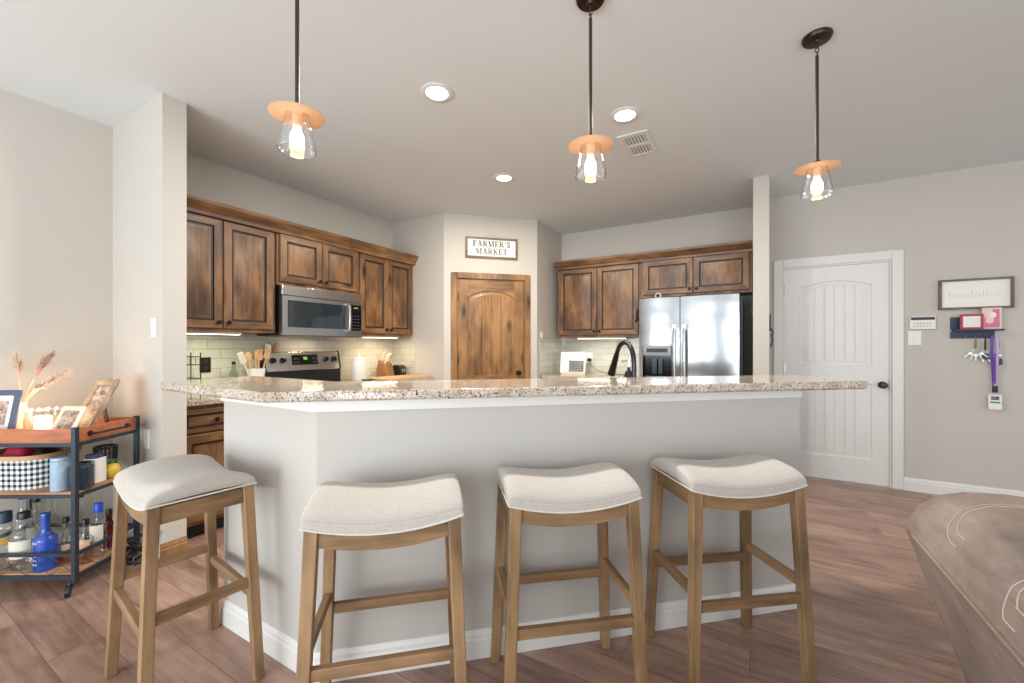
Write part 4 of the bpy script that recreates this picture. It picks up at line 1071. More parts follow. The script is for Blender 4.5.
# alarm keypad
v0, za_ = onW(909, 329); v1, zb_ = onW(935, 316.5)
kp = thing('alarm_keypad', 'white wall keypad with a dark display above the dimmer switch', 'keypad', ((v0+v1)/2, UD, (za_+zb_)/2))
kw, kh = (v1-v0)/2, (zb_-za_)/2+0.004
MB().box(-kw, kw, -0.022, 0, -kh, kh).build('case', M['plate'], kp, bevel=0.004)
MB().box(-kw*0.92, kw*0.92, -0.0235, -0.021, kh*0.42, kh*0.86).build('display', M['darkgrey'], kp)
bt = MB()
for i in range(6):
    for j in range(2): bt.box(-kw*.7+i*kw*.24, -kw*.7+i*kw*.24+kw*.13, -0.024, -0.0215, -kh*.62+j*kh*.42, -kh*.42+j*kh*.42)
bt.build('buttons', M['paleink'], kp)
v0, z_ = onW(914.5, 338)
ds = plate('dimmer_switch', 'white dimmer switch plate below the wall keypad', 'switch', (v0, UD, z_), 0, 0.088, 0.125, kind='switch')
# framed script sign
v0, zl0 = onW(938, 309.5); v1, zl1 = onW(1012.5, 277.5)
fs = thing('script_sign', 'wide white sign with faint script in a brown frame above the key shelf', 'sign', ((v0+v1)/2, UD, (onW(975, 309)[1]+onW(975, 278.7)[1])/2))
hw_ = (v1-v0)/2; hh_ = (onW(975, 278.7)[1]-onW(975, 309)[1])/2
MB().box(-hw_+0.008, hw_-0.008, -0.012, -0.001, -hh_+0.008, hh_-0.008).build('board', M['paper'], fs)
w_ = 0.016
MB().box(-hw_, hw_, -0.03, 0, hh_-w_, hh_).box(-hw_, hw_, -0.03, 0, -hh_, -hh_+w_).box(-hw_, -hw_+w_, -0.03, 0, -hh_+w_, hh_-w_).box(hw_-w_, hw_, -0.03, 0, -hh_+w_, hh_-w_).build('frame', M['frame_wood'], fs)
pts = []
for i in range(150):
    t = i/149; x = -hw_*0.72+t*hw_*1.44; a = t*2*math.pi*14
    amp = 0.012+(0.028 if (i//11) in (0, 6, 9) else 0)
    pts.append((x+0.006*math.cos(a), -0.0125, -0.015+amp*max(-0.35, math.sin(a))))
MB().tube(pts, 0.0012, 5).build('script', M['script'], fs)
# key shelf
v0, zs0 = onW(950, 338.5); v1, _ = onW(994, 338); zs1 = onW(950, 317.5)[1]; v2 = onW(1000, 330)[0]
zsh = onW(970, 329.5)[1]
ks = thing('key_shelf', 'navy wooden key shelf with hooks under the script sign', 'shelf', (v0, UD, 0))
MB().box(0, v1-v0, -0.012, 0, zs0, zsh-0.014).box(0, 0.06, -0.012, 0, zsh, zs1).build('backboard', M['navy'], ks, bevel=0.002)
MB().box(0.01, v1-v0+0.03, -0.085, 0, zsh-0.014, zsh).build('shelf', M['navy'], ks, bevel=0.002)
HK = [0.03, 0.08, 0.14, 0.195, 0.24]
for x in HK:
    MB().tube([(x, -0.012, zs0+0.03), (x, -0.026, zs0+0.026), (x, -0.03, zs0+0.014), (x, -0.036, zs0+0.022)], 0.0028, 8).build('hook', M['nickel'], ks)
# cards on the shelf
def card(label, x0, x1, z0, z1, mats, yoff):
    r = thing('greeting_card', label, 'card', (v0+(x0+x1)/2, UD-yoff, zsh)); w = (x1-x0)/2; h = z1-z0
    return r, w, h
def frame_boxes(w, z0, z1, t, y0, y1):
    return MB().box(-w, w, y0, y1, z1-t, z1).box(-w, w, y0, y1, z0, z0+t).box(-w, -w+t, y0, y1, z0+t, z1-t).box(w-t, w, y0, y1, z0+t, z1-t)
x0, x1 = onW(957, 320)[0]-v0, onW(980, 320)[0]-v0
r = thing('red_framed_card', 'white card in a red frame, left on the navy key shelf', 'card', (v0+(x0+x1)/2, UD-0.05, zsh+0.0012)); w = (x1-x0)/2; h = onW(968, 314.8)[1]-zsh
frame_boxes(w, 0, h, 0.016, -0.012, 0).build('frame', M['red'], r)
MB().box(-w+0.014, w-0.014, -0.008, -0.002, 0.014, h-0.014).build('card', M['paper'], r)
ln = MB()
for k in range(4): ln.box(-w*0.5, w*0.5, -0.0088, -0.0078, h*0.28+k*h*0.13, h*0.28+k*h*0.13+0.003)
ln.build('faint_lines', M['palepink'], r)
x0, x1 = onW(979.5, 320)[0]-v0, onW(999, 320)[0]-v0
r = thing('pink_picture', 'pink and white picture in a pale frame, right on the key shelf', 'picture', (v0+(x0+x1)/2, UD-0.03, zsh+0.0012)); w = (x1-x0)/2; h = onW(990, 308.2)[1]-zsh
frame_boxes(w, 0, h, 0.012, -0.014, 0).build('frame', M['cream'], r)
MB().box(-w+0.01, w-0.01, -0.008, -0.002, 0.01, h-0.01).build('print', M['pink'], r)
MB().box(-w+0.01, w*0.1, -0.009, -0.0078, h*0.55, h-0.012).ball((-w*0.2, -0.0085, h*0.42), 0.5, 14, (w*0.9, 0.002, h*0.34)).build('pale_shape', M['palepink'], r)
MB().ball((w*0.15, -0.0095, h*0.66), 0.5, 12, (w*0.7, 0.003, h*0.26)).build('white_shape', M['paper'], r)
# hanging keys
def keyset(label, hx, strap, n, zoff, mats, seed):
    rnd = random.Random(seed)
    r = thing('key_ring', label, 'keys', (v0+hx, UD-0.031, zs0+0.018))
    MB().tube([(0, -0.003, 0.0), (0.004, -0.004, -strap*0.5), (0.002, -0.004, -strap), (-0.004, -0.004, -strap), (-0.004, -0.004, -strap*0.5)], 0.0032, 6, closed=True).build('strap', mats[0], r)
    c = Vector((0, -0.004, -strap-0.017))
    MB().tube([c+Vector((0.016*math.cos(a), 0, 0.016*math.sin(a))) for a in [2*math.pi*k/18 for k in range(18)]], 0.0018, 6, closed=True).build('ring', M['nickel'], r)
    for k in range(n):
        a = math.radians(-90+(k-(n-1)/2)*24+rnd.uniform(-8, 8)); d = Vector((math.cos(a), 0, math.sin(a)))
        p = c+d*0.016+Vector((0, -0.002-0.0035*k, 0)); ky = MB()
        ky.tube([p, p+d*0.012], 0.0012, 5)
        q = p+d*0.024; s_ = Vector((-d.z, 0, d.x))
        ky.add([q+d*(0.012*math.cos(t))+s_*(0.011*math.sin(t))+Vector((0, yy, 0)) for yy in (-0.001, 0.001) for t in [2*math.pi*i/12 for i in range(12)]],
               [tuple(range(12)), tuple(range(12, 24))[::-1]]+[(i, 12+i, 12+(i+1) % 12, (i+1) % 12) for i in range(12)])
        ky.bar(q+d*0.010, q+d*0.044, 0.007, 0.0018, up=(0, 1, 0))
        ky.build('key', mats[1+k % (len(mats)-1)], r)
    return r
k1 = keyset('bunch of silver keys on a brown strap, second hook from the lanyard', HK[2], 0.10, 5, 0, [M['block_wood'], M['nickel'], M['plate']], 3)
k2 = keyset('keys with a blue tag on a thin dark strap beside the lanyard', HK[3], 0.11, 2, 0, [M['bronze'], M['nickel']], 5)
MB().box(-0.024, 0.02, -0.014, -0.006, -0.19, -0.145).build('tag', M['navy'], k2, bevel=0.003)
ly = thing('lanyard', 'purple lanyard with a clear badge holder hanging from the key shelf', 'lanyard', (v0+HK[4]+0.006, UD-0.034, zs0+0.016))
def ribbon(pts, w): 
    mb = MB()
    for a, b in zip(pts[:-1], pts[1:]): mb.bar(a, b, w, 0.002, up=(0, 1, 0))
    return mb
ribbon([(-0.012, -0.002, 0.0), (-0.016, -0.003, -0.14), (-0.004, -0.003, -0.40)], 0.018).build('strap', M['purple'], ly)
ribbon([(0.012, -0.005, 0.0), (0.018, -0.006, -0.11), (0.002, -0.006, -0.40)], 0.017).build('strap', M['lilac'], ly)
ribbon([(0.0, -0.009, -0.14), (0.0, -0.009, -0.385)], 0.012).build('strap', M['purple'], ly)
MB().box(-0.014, 0.016, -0.014, 0.0, -0.455, -0.40).build('clip', M['black'], ly, bevel=0.002)
bdg = MB().box(-0.036, 0.04, -0.008, -0.002, -0.59, -0.472).build('badge', M['paper'], ly, bevel=0.002)
MB().box(-0.022, 0.024, -0.0095, -0.0075, -0.515, -0.484).build('photo', M['bwphoto'], bdg)
MB().box(-0.028, 0.03, -0.0095, -0.0075, -0.54, -0.527).build('stripe', M['leaf'], bdg)
bt = thing('key_fob', 'small dark fob with a carved charm right of the lanyard', 'keys', (v0+HK[4]+0.03, UD-0.026, zs0+0.0))
MB().tube([(0, 0, 0.004), (0.004, -0.004, -0.06), (0.002, -0.004, -0.12)], 0.0025, 6).build('cord', M['bronze'], bt)
MB().ball((0.004, -0.006, -0.14), 0.5, 10, (0.03, 0.012, 0.04)).build('charm', M['nickel'], bt)
MB().box(-0.006, 0.02, -0.012, -0.002, -0.215, -0.165).build('fob', M['darkgrey'], bt, bevel=0.003)
MB().tube([(-0.03, 0, 0.008), (0, 0.0, 0.004)], 0.0025, 6).build('link', M['nickel'], bt)

# hook strip peeking past the wall end right of the fridge
hs = thing('coat_hook', 'dark metal hook rail on the side of the wall end beside the white door', 'hook', (W1, US+0.30, 0))
zz1, zz0 = zat(314, W1, US+0.3), zat(349, W1, US+0.3)
MB().box(0, 0.022, -0.012, 0.012, zz1-0.16, zz1).build('rail', M['bronze'], hs, bevel=0.003)
MB().tube([(0.02, 0, zz1-0.13), (0.04, 0, zz1-0.17), (0.03, 0, zz1-0.21), (0.02, 0, zz1-0.19)], 0.006, 8).tube([(0.022, 0, zz0+0.02), (0.034, 0, zz0+0.08), (0.03, 0, zz1-0.2)], 0.006, 8).build('hanging_chain', M['gunmetal'], hs)

# ---------------------------------------------------------------- ceiling fixtures
def ceil_pt(x, y): Y = (CZ-H)*F/(HY-y); return cam((x-512)/F*Y, Y)
def downlight(label, p, mat, power, color):
    r = thing('recessed_light', label, 'light', (*p, CZ), 0, None)
    prof = [(0.062, -0.001), (0.092, -0.001), (0.094, -0.006), (0.088, -0.010), (0.066, -0.010), (0.062, -0.006)]
    MB().lathe(prof+[prof[0]], 32).build('trim_ring', M['trim'], r)
    MB().lathe([(0, -0.0035), (0.0635, -0.0035), (0.0635, -0.0055), (0, -0.006)], 28).build('lamp', mat, r)
    l = bpy.data.lights.new('downlight_glow', 'AREA'); l.shape = 'DISK'; l.size = 0.12; l.energy = power; l.color = color
    lo = bpy.data.objects.new('downlight_glow', l); COL.objects.link(lo); lo.location = (0, 0, -0.014); lo.parent = r
    return r
downlight('recessed ceiling light nearest the left pendant lamp', ceil_pt(437, 92), M['led'], 30, (1.0, 0.97, 0.93))
downlight('recessed ceiling light beside the ceiling vent', ceil_pt(625, 114.5), M['led'], 30, (1.0, 0.97, 0.93))
downlight('warm recessed ceiling light before the pantry door', ceil_pt(504, 177.5), M['ledwarm'], 30, (1.0, 0.88, 0.70))
vp = ceil_pt(638, 144)
vt = thing('ceiling_vent', 'white slotted ceiling vent right of the middle pendant lamp', 'vent', (*vp, CZ))
vt.rotation_euler.z = 0
va, vb = 0.105, 0.187
MB().box(-va, va, -vb, vb, -0.002, 0).build('backing', M['darkgrey'], vt)
frame = MB().box(va-0.03, va, -vb, vb, -0.012, -0.002).box(-va, -va+0.03, -vb, vb, -0.012, -0.002).box(-va+0.03, va-0.03, -vb, -vb+0.04, -0.012, -0.002).box(-va+0.03, va-0.03, vb-0.04, vb, -0.012, -0.002).box(-va+0.03, va-0.03, -0.016, 0.016, -0.012, -0.002)
frame.build('frame', M['trim'], vt)
sl = MB()
for sgn in (-1, 1):
    for i in range(7):
        x = -0.073+i*0.0215
        a = min(sgn*0.016, sgn*(vb-0.04)); b = max(sgn*0.016, sgn*(vb-0.04))
        sl.hexa([(x, a, -0.011), (x+0.0135, a, -0.007), (x+0.0135, b, -0.007), (x, b, -0.011), (x, a, -0.010), (x+0.0135, a, -0.006), (x+0.0135, b, -0.006), (x, b, -0.010)])
sl.build('slats', M['trim'], vt)

def pendant(label, p):
    r = thing('pendant_lamp', label, 'lamp', (*p, CZ), 0, 'pendant lamps over the breakfast bar')
    MB().lathe([(0, 0), (0.060, 0), (0.062, -0.008), (0.056, -0.02), (0.018, -0.024), (0.012, -0.034), (0, -0.035)], 30).build('canopy', M['bronze'], r)
    lk = MB()
    for k in range(3):
        c = Vector((0, 0, -0.045-0.02*k)); ax = k % 2
        lk.tube([c+Vector(((0.007*math.cos(a) if ax else 0), (0 if ax else 0.007*math.cos(a)), 0.014*math.sin(a))) for a in [2*math.pi*i/14 for i in range(14)]], 0.0022, 6, closed=True)
    lk.build('links', M['rod'], r)
    MB().rod((0, 0, -0.092), (0, 0, -0.595), 0.0072, 12).lathe([(0, -0.592), (0.011, -0.592), (0.011, -0.605), (0, -0.606)], 12).build('rod', M['rod'], r)
    zt = -0.626
    MB().lathe([(0, -0.596), (0.015, -0.597), (0.02, -0.606), (0.034, -0.612), (0.036, zt+0.001), (0, zt+0.001)], 24).tube([(-0.048, 0, zt), (-0.045, 0, zt+0.016), (-0.03, 0, zt+0.02), (-0.022, 0, zt+0.012)], 0.003, 6).tube([(0.048, 0, zt), (0.045, 0, zt+0.016), (0.03, 0, zt+0.02), (0.022, 0, zt+0.012)], 0.003, 6).build('cap', M['bronze'], r)
    MB().lathe([(0, zt), (0.092, zt-0.003), (0.094, zt-0.0045), (0.092, zt-0.006), (0, zt-0.004)], 36).build('shade', [M['copper']], r)
    MB().lathe([(0, zt-0.005), (0.017, zt-0.005), (0.017, zt-0.042), (0.013, zt-0.046), (0, zt-0.046)], 16).build('socket', M['copper'], r)
    MB().lathe([(0.042, zt-0.005), (0.046, zt-0.026), (0.055, zt-0.074), (0.064, zt-0.117), (0.066, zt-0.127), (0.064, zt-0.135), (0.0615, zt-0.135), (0.0635, zt-0.127), (0.0615, zt-0.117), (0.0525, zt-0.074), (0.0435, zt-0.026), (0.0395, zt-0.005), (0.042, zt-0.005)], 36).build('glass_shade', M['clear'], r)
    MB().lathe([(0, zt-0.044), (0.012, zt-0.046), (0.013, zt-0.054), (0.022, zt-0.076), (0.0245, zt-0.094), (0.021, zt-0.112), (0.012, zt-0.123), (0, zt-0.126)], 20).build('bulb', M['bulb'], r)
    return r
for lb, (X, Y) in (('leftmost copper and glass pendant lamp over the bar', (-0.79, 1.515)), ('middle copper and glass pendant lamp over the bar', (0.332, 1.742)), ('rightmost copper and glass pendant lamp, nearest the white door', (1.455, 1.965))):
    pendant(lb, cam(X, Y))

# ---------------------------------------------------------------- bar stools
SA, SB_ = 0.229, 0.160
def zsad(x): return 0.709+0.034*min(1.0, (x/SA)**2)
def make_stool(label, loc, rz):
    r = thing('bar_stool', label, 'stool', (*loc, 0), rz, 'bar stools along the breakfast bar')
    # cushion
    def prof(s, p): return (max(0.0, 1-abs(s)**p))**(1/p)
    n1, n2 = 28, 20
    def top(i, j):
        a = i*2-1; b = j*2-1
        # concentrate rows toward the edges
        a = math.sin(a*math.pi/2); b = math.sin(b*math.pi/2)
        x = a*SA; y = b*SB_
        hgt = 0.070*(prof(a, 4.0)**0.62)*(prof(b, 2.3)**0.8)
        bul = 1.0+0.02*math.sin(math.pi*min(1, hgt/0.070))
        return (x*bul, y*bul, zsad(x)+0.004+hgt+0.006*(1-b*b))
    mb = MB().grid(top, n1, n2)
    def bot(i, j):
        a = math.sin((i*2-1)*math.pi/2); b = math.sin((j*2-1)*math.pi/2)
        return (a*SA, b*SB_, zsad(a*SA))
    mb.grid(bot, n1, n2)
    def side(p, q, k):
        vs = []
    rim = [(math.sin((i/n1*2-1)*math.pi/2), -1) for i in range(n1+1)]
    c = mb.build('cushion', M['linen'], r, ang=75)
    per = [(math.sin((i/16*2-1)*math.pi/2)*SA, -SB_) for i in range(17)]+[(SA, math.sin((j/10*2-1)*math.pi/2)*SB_) for j in range(1, 10)]
    per = per+[(-x, -y) for x, y in per]
    MB().tube([(x*1.004, y*1.004, zsad(x)+0.002) for x, y in per], 0.0034, 6, closed=True).build('piping', M['piping'], c)
    # legs (splayed)
    ft = (0.2335, 0.1675); tp = (0.204, 0.138); lw, ld = 0.038, 0.036
    legs = {}
    for sx in (-1, 1):
        for sy in (-1, 1):
            f = (sx*ft[0], sy*ft[1]); t = (sx*tp[0], sy*tp[1])
            q = [(-lw/2, -ld/2), (lw/2, -ld/2), (lw/2, ld/2), (-lw/2, ld/2)]
            mb = MB().hexa([(f[0]+a*.92, f[1]+b*.92, 0) for a, b in q]+[(t[0]+a, t[1]+b, zsad(t[0]+a)-0.001) for a, b in q])
            mb.build('leg', M['oak_v'], r, bevel=0.003)
    def at(z): k = z/0.73; return (ft[0]+(tp[0]-ft[0])*k, ft[1]+(tp[1]-ft[1])*k)
    # curved aprons (front, back), straight ones at the ends
    for sy in (-1, 1):
        n = 14; xs = [-tp[0]+lw/2+(2*tp[0]-lw)*i/n for i in range(n+1)]
        poly = [(x, zsad(x)-0.050) for x in xs]+[(x, zsad(x)-0.001) for x in reversed(xs)]
        a, b = sy*tp[1]-0.011, sy*tp[1]+0.013
        MB().prism_y(poly, min(a, b), max(a, b)).build('apron', M['oak_x'], r)
    for sx in (-1, 1):
        zt = zsad(tp[0])-0.003
        MB().box(sx*tp[0]-0.012, sx*tp[0]+0.012, -tp[1]+ld/2, tp[1]-ld/2, zt-0.055, zt).build('apron', M['oak_y'], r)
    for sy in (-1, 1):
        z = 0.325; p = at(z)
        MB().bar((-p[0]+lw/2-0.004, sy*p[1], z), (p[0]-lw/2+0.004, sy*p[1], z), 0.022, 0.034).build('stretcher', M['oak_x'], r, bevel=0.002)
    for sx in (-1, 1):
        z = 0.375; p = at(z)
        MB().bar((sx*p[0], -p[1]+ld/2-0.004, z), (sx*p[0], p[1]-ld/2+0.004, z), 0.022, 0.034).build('stretcher', M['oak_y'], r, bevel=0.002)
    return r
def stool_pose(X, Y, az):      # az: compass bearing of the long axis, camera frame
    return cam(X, Y), math.pi/2-math.radians(az)+TH
(loc, rz) = stool_pose(-1.252, 1.575, 127)
s0 = make_stool('leftmost backless bar stool, at the left end of the bar beside the bar cart', loc, rz)
for lb, X, Y, az in (('backless bar stool second from the left, first along the bar front', -0.410, 1.372, 77.5),
                     ('backless bar stool third from the left, between two others at the bar', 0.190, 1.530, 80.5),
                     ('rightmost backless bar stool, nearest the white door and the sofa', 0.852, 1.664, 82)):
    c = copy_tree(s0); loc, rz = stool_pose(X, Y, az); c.location = (*loc, 0); c.rotation_euler.z = rz; c['label'] = lb

# ---------------------------------------------------------------- sofa (right foreground, seen from behind)
sf = thing('sofa', 'brown suede sofa with pale stitching in the right foreground', 'sofa', (0, 0, 0))
SU0, SU1 = -0.9, 1.56
prof = [(0.535, 0.06), (0.50, 0.36), (0.43, 0.57), (0.372, 0.755), (0.366, 0.775), (0.372, 0.80), (0.392, 0.845), (0.43, 0.878), (0.48, 0.895), (0.55, 0.902), (0.64, 0.898), (0.74, 0.872), (0.82, 0.825), (0.87, 0.74), (0.90, 0.6), (0.92, 0.40), (0.92, 0.06)]
def sprof(s):
    t = s*(len(prof)-1); i = min(int(t), len(prof)-2); k = t-i
    return (prof[i][0]*(1-k)+prof[i+1][0]*k, prof[i][1]*(1-k)+prof[i+1][1]*k)
cvx, cvz = 0.62, 0.50
def shell(i, j):
    u = SU0+(SU1-SU0)*i; v, z = sprof(j)
    d = (SU1-u); r = 0.13
    k = 1.0
    if d < r:
        k = 1-(1-math.sqrt(max(0, 1-((r-d)/r)**2)))*0.16
        z = 0.06+(z-0.06)*(1-(1-k)*0.32); v = cvx+(v-cvx)*(1-(1-k)*0.5)
    return (v, u, z)
def ui(i):      # more rows near the rounded end
    return 1-(1-i)**2
mb = MB().grid(lambda i, j: shell(ui(i), j), 40, 64)
last = [shell(1, j/64) for j in range(65)]; c = (0.65, SU1+0.004, 0.45)
mb.add(last+[c], [(j, j+1, 65) for j in range(64)])
first = [shell(0, j/64) for j in range(65)]; mb.add(first+[(0.65, SU0, 0.45)], [(j+1, j, 65) for j in range(64)])
bk_ = mb.build('backrest', M['leather'], sf, ang=60)
sm_prof = prof[3:]
def zsurf(v):
    for (a, za), (b, zb) in zip(sm_prof[:-1], sm_prof[1:]):
        if a <= v <= b and b > a: return za+(zb-za)*(v-a)/(b-a)
    return 0.89
def seam_path(v0_, uend, R, dv=0.0):
    pts = [(v0_+dv, u) for u in [uend-R-0.03+0.03*k/3 for k in range(4)]]
    pts += [(v0_+R-R*math.cos(a)+dv, uend-R+R*math.sin(a)+dv*-1) for a in [math.pi/2*k/20 for k in range(1, 21)]]
    pts += [(v0_+R+(0.80-v0_-R)*k/12, uend-dv) for k in range(1, 13)]
    return [(v, u, zsurf(v)+0.001) for v, u in pts]
for (v_, ue, R) in ((0.385, 1.385, 0.11), (0.372, 1.055, 0.04)):
    sm = MB()
    for dv in (0, 0.012): sm.tube(seam_path(v_, ue, R, dv), 0.0012, 6)
    sm.build('stitching', M['stitch'], sf)
MB().tube([(0.364, u, 0.776) for u in [SU0+0.05+(SU1-0.12-SU0-0.05)*k/30 for k in range(31)]], 0.004, 6).build('welt', M['leather'], sf)
MB().box(0.915, 1.5, SU0+0.22, SU1-0.22, 0.06, 0.30).build('base', M['leather'], sf, bevel=0.02)
for a, b in ((SU0+0.22, 0.33), (0.33, SU1-0.22)):
    MB().box(0.90, 1.52, a+0.004, b-0.004, 0.30, 0.47).build('seat_cushion', M['leather'], sf, bevel=0.04)
for a, b in ((SU0, SU0+0.22), (SU1-0.22, SU1-0.01)):
    MB().box(0.90, 1.52, a, b, 0.06, 0.62).build('arm', M['leather'], sf, bevel=0.06)
for x in (0.56, 1.46):
    for y in (SU0+0.08, SU1-0.1): MB().lathe([(0, 0), (0.022, 0), (0.028, 0.06), (0, 0.062)], 14, (x, y, 0)).build('foot', M['black'], sf)

# ---------------------------------------------------------------- bar cart (local x to the right along its front, y away from the camera)
CO = cam(-2.222, 2.095); CL, CDp = 0.70, 0.35
ct = thing('bar_cart', 'dark metal bar cart with wooden trays in the left corner', 'cart', (*CO, 0), TH+math.radians(1.0))
# local origin at the near right post; x negative goes left
CL = 0.62
PW = 0.022
posts = [(-CL, 0), (0, 0), (0, CDp), (-CL, CDp)]
for (x, y) in posts:
    MB().box(x-PW/2, x+PW/2, y-PW/2, y+PW/2, 0.075, 0.85).build('post', M['cartmetal'], ct, bevel=0.002)
i_ = PW/2
def rails(z0, z1, w=0.016):
    return MB().box(-CL+i_, -i_, -w/2, w/2, z0, z1).box(-CL+i_, -i_, CDp-w/2, CDp+w/2, z0, z1).box(-w/2, w/2, i_, CDp-i_, z0, z1).box(-CL-w/2, -CL+w/2, i_, CDp-i_, z0, z1)
for z0, z1 in ((0.752, 0.772), (0.492, 0.506), (0.078, 0.098), (0.196, 0.212)):
    rails(z0, z1).build('rail', M['cartmetal'], ct)
# top tray
tr = MB().box(-CL+0.008, -0.008, 0.008, CDp-0.008, 0.772, 0.784)
tw = 0.014
tr.box(-CL+i_, -i_, -0.006, 0.008, 0.772, 0.842).box(-CL+i_, -i_, CDp-0.008, CDp+0.006, 0.772, 0.842).box(-0.008, 0.006, i_, CDp-i_, 0.772, 0.842).box(-CL-0.006, -CL+0.008, i_, CDp-i_, 0.772, 0.842)
tr.build('tray', M['cart_wood'], ct)
MB().box(-CL+0.008, -0.008, 0.008, CDp-0.008, 0.504, 0.516).build('shelf', M['shelf_wood'], ct)
MB().box(-CL+0.008, -0.008, 0.008, CDp-0.008, 0.092, 0.104).build('shelf', M['shelf_wood'], ct)
MB().tube([(0.006, 0.07, 0.806), (0.03, 0.075, 0.806), (0.036, 0.10, 0.806), (0.036, 0.25, 0.806), (0.03, 0.275, 0.806), (0.006, 0.28, 0.806)], 0.006, 10).lathe([(0, 0), (0.013, 0), (0.013, 0.004), (0, 0.005)], 12, (0, 0, 0)).build('handle', M['black'], ct) if False else None
hd = MB().tube([(0.006, 0.07, 0.806), (0.028, 0.072, 0.806), (0.034, 0.09, 0.806), (0.034, 0.26, 0.806), (0.028, 0.278, 0.806), (0.006, 0.28, 0.806)], 0.006, 10)
for y in (0.07, 0.28): hd.rod((0.006, y, 0.806), (0.010, y, 0.806), 0.014, 14)
hd.build('handle', M['black'], ct)
wires = MB()
n = 5
for k in range(n):
    a = -CL+CL*k/n; b = -CL+CL*(k+1)/n
    wires.tube([(a, 0, 0.10), (b, 0, 0.195)], 0.0014, 5).tube([(a, 0, 0.195), (b, 0, 0.10)], 0.0014, 5)
for k in range(3):
    a = CDp*k/3; b = CDp*(k+1)/3
    wires.tube([(0, a, 0.10), (0, b, 0.195)], 0.0014, 5).tube([(0, a, 0.195), (0, b, 0.10)], 0.0014, 5)
wires.build('guard_wire', M['cartmetal'], ct)
for (x, y) in posts:
    sx = 0.012 if x == 0 else 0.0
    w_ = MB().xf(Matrix.Identity(4))
    wm = MB().lathe([(0, -0.011), (0.020, -0.011), (0.030, -0.008), (0.030, 0.008), (0.020, 0.011), (0, 0.011)], 20)
    wm.xf(Matrix.Translation((x-0.012, y-0.022, 0.030)) @ Matrix.Rotation(math.radians(35), 4, 'Z') @ Matrix.Rotation(math.pi/2, 4, 'Y'))
    cst = wm.build('caster', M['black'], ct)
    MB().tube([(x, y, 0.078), (x, y, 0.066), (x-0.006, y-0.011, 0.062)], [0.010, 0.012, 0.013], 10).bar((x-0.004, y-0.008, 0.064), (x-0.012, y-0.022, 0.034), 0.028, 0.005, up=(1, 0, 0)).build('fork', M['cartmetal'], cst)

def C(x, y, z): return tuple(ct.matrix_basis @ Vector((x, y, z)))
ct_m = Matrix.Translation(ct.location) @ Matrix.Rotation(ct.rotation_euler.z, 4, 'Z')
def C(x, y, z): return tuple(ct_m @ Vector((x, y, z)))
CR = ct.rotation_euler.z
def cpx(xpix, ylocal):      # local x on the cart for a view column at local depth y
    o = ct_m @ Vector((0, ylocal, 0)); d = ct_m.to_3x3() @ Vector((1, 0, 0))
    r = (xpix-512)/F
    # X = v*C3+u*S3 ; Y = -v*S3+u*C3
    X0 = o.x*C3+o.y*S3; Y0 = -o.x*S3+o.y*C3; dX = d.x*C3+d.y*S3; dY = -d.x*S3+d.y*C3
    return (r*Y0-X0)/(dX-r*dY)
TT, TM, TB = 0.7852, 0.5172, 0.1052

# top of the cart
def easel_frame(name, label, xl, yl, w, h, lean, turn, border, mats, scallop=0, z=TT):
    r = thing(name, label, 'picture frame', C(xl, yl, z), CR+math.radians(turn))
    T_ = Matrix.Rotation(math.radians(-lean), 4, 'X')
    mb = MB(); n = 48; ring = []
    def outer(k):
        a = 2*math.pi*k/n; c_, s_ = math.cos(a), math.sin(a); p = 8.0 if scallop else 40.0
        q = (abs(c_)**p+abs(s_)**p)**(-1/p)
        f = 1+scallop*math.cos(8*a)
        return (w/2*c_*q*f, h/2+h/2*s_*q*f)
    def inner(k):
        a = 2*math.pi*k/n; c_, s_ = math.cos(a), math.sin(a); p = 24.0
        q = (abs(c_)**p+abs(s_)**p)**(-1/p)
        return ((w/2-border)*c_*q, h/2+(h/2-border)*s_*q)
    O_ = [outer(k) for k in range(n)]; I_ = [inner(k) for k in range(n)]
    zmin = min(z_ for x, z_ in O_); O_ = [(x, z_-zmin) for x, z_ in O_]; I_ = [(x, z_-zmin) for x, z_ in I_]
    Md = [((a[0]+b[0])/2, (a[1]+b[1])/2) for a, b in zip(O_, I_)]
    rings = [(O_, 0), (O_, -0.008), (Md, -0.018), (I_, -0.010), (I_, 0)]
    for (A1, ya), (A2, yb) in zip(rings, rings[1:]+rings[:1]):
        for k in range(n):
            k2 = (k+1) % n
            mb.add([(A1[k][0], ya, A1[k][1]), (A1[k2][0], ya, A1[k2][1]), (A2[k2][0], yb, A2[k2][1]), (A2[k][0], yb, A2[k][1])], [(0, 1, 2, 3)])
    mb.xf(T_).build('frame', mats[0], r, ang=35)
    ww, hh = w/2-border+0.002, h-border
    if len(mats) > 2:
        MB().box(-ww, ww, -0.006, -0.001, border-0.002, hh+0.002).xf(T_).build('mount', mats[2], r)
        MB().box(-ww*0.62, ww*0.62, -0.008, -0.005, border+h*0.12, hh-h*0.12).xf(T_).build('photo', mats[1], r)
    else:
        MB().box(-ww, ww, -0.006, -0.001, border-0.002, hh+0.002).xf(T_).build('photo', mats[1], r)
    e = T_ @ Vector((0, 0.002, h*0.72))
    ly_ = h*math.sin(math.radians(lean))*0.72+0.03
    MB().bar(e, (0, ly_, 0.002), 0.03, 0.004, up=(0, 1, 0)).build('easel_leg', M['black'], r)
    return r
x = cpx(6, 0.10)
easel_frame('picture_frame', 'slate blue picture frame leaning at the left of the cart top', -0.512, 0.09, 0.18, 0.245, 12, 8, 0.03, [M['mat_blue'], M['photo'], M['paper']], 0)
easel_frame('picture_frame', 'tall carved tan picture frame at the back of the cart top', cpx(80, 0.175), 0.175, 0.18, 0.31, 26, -16, 0.04, [M['carved'], M['photo']], 0.05)
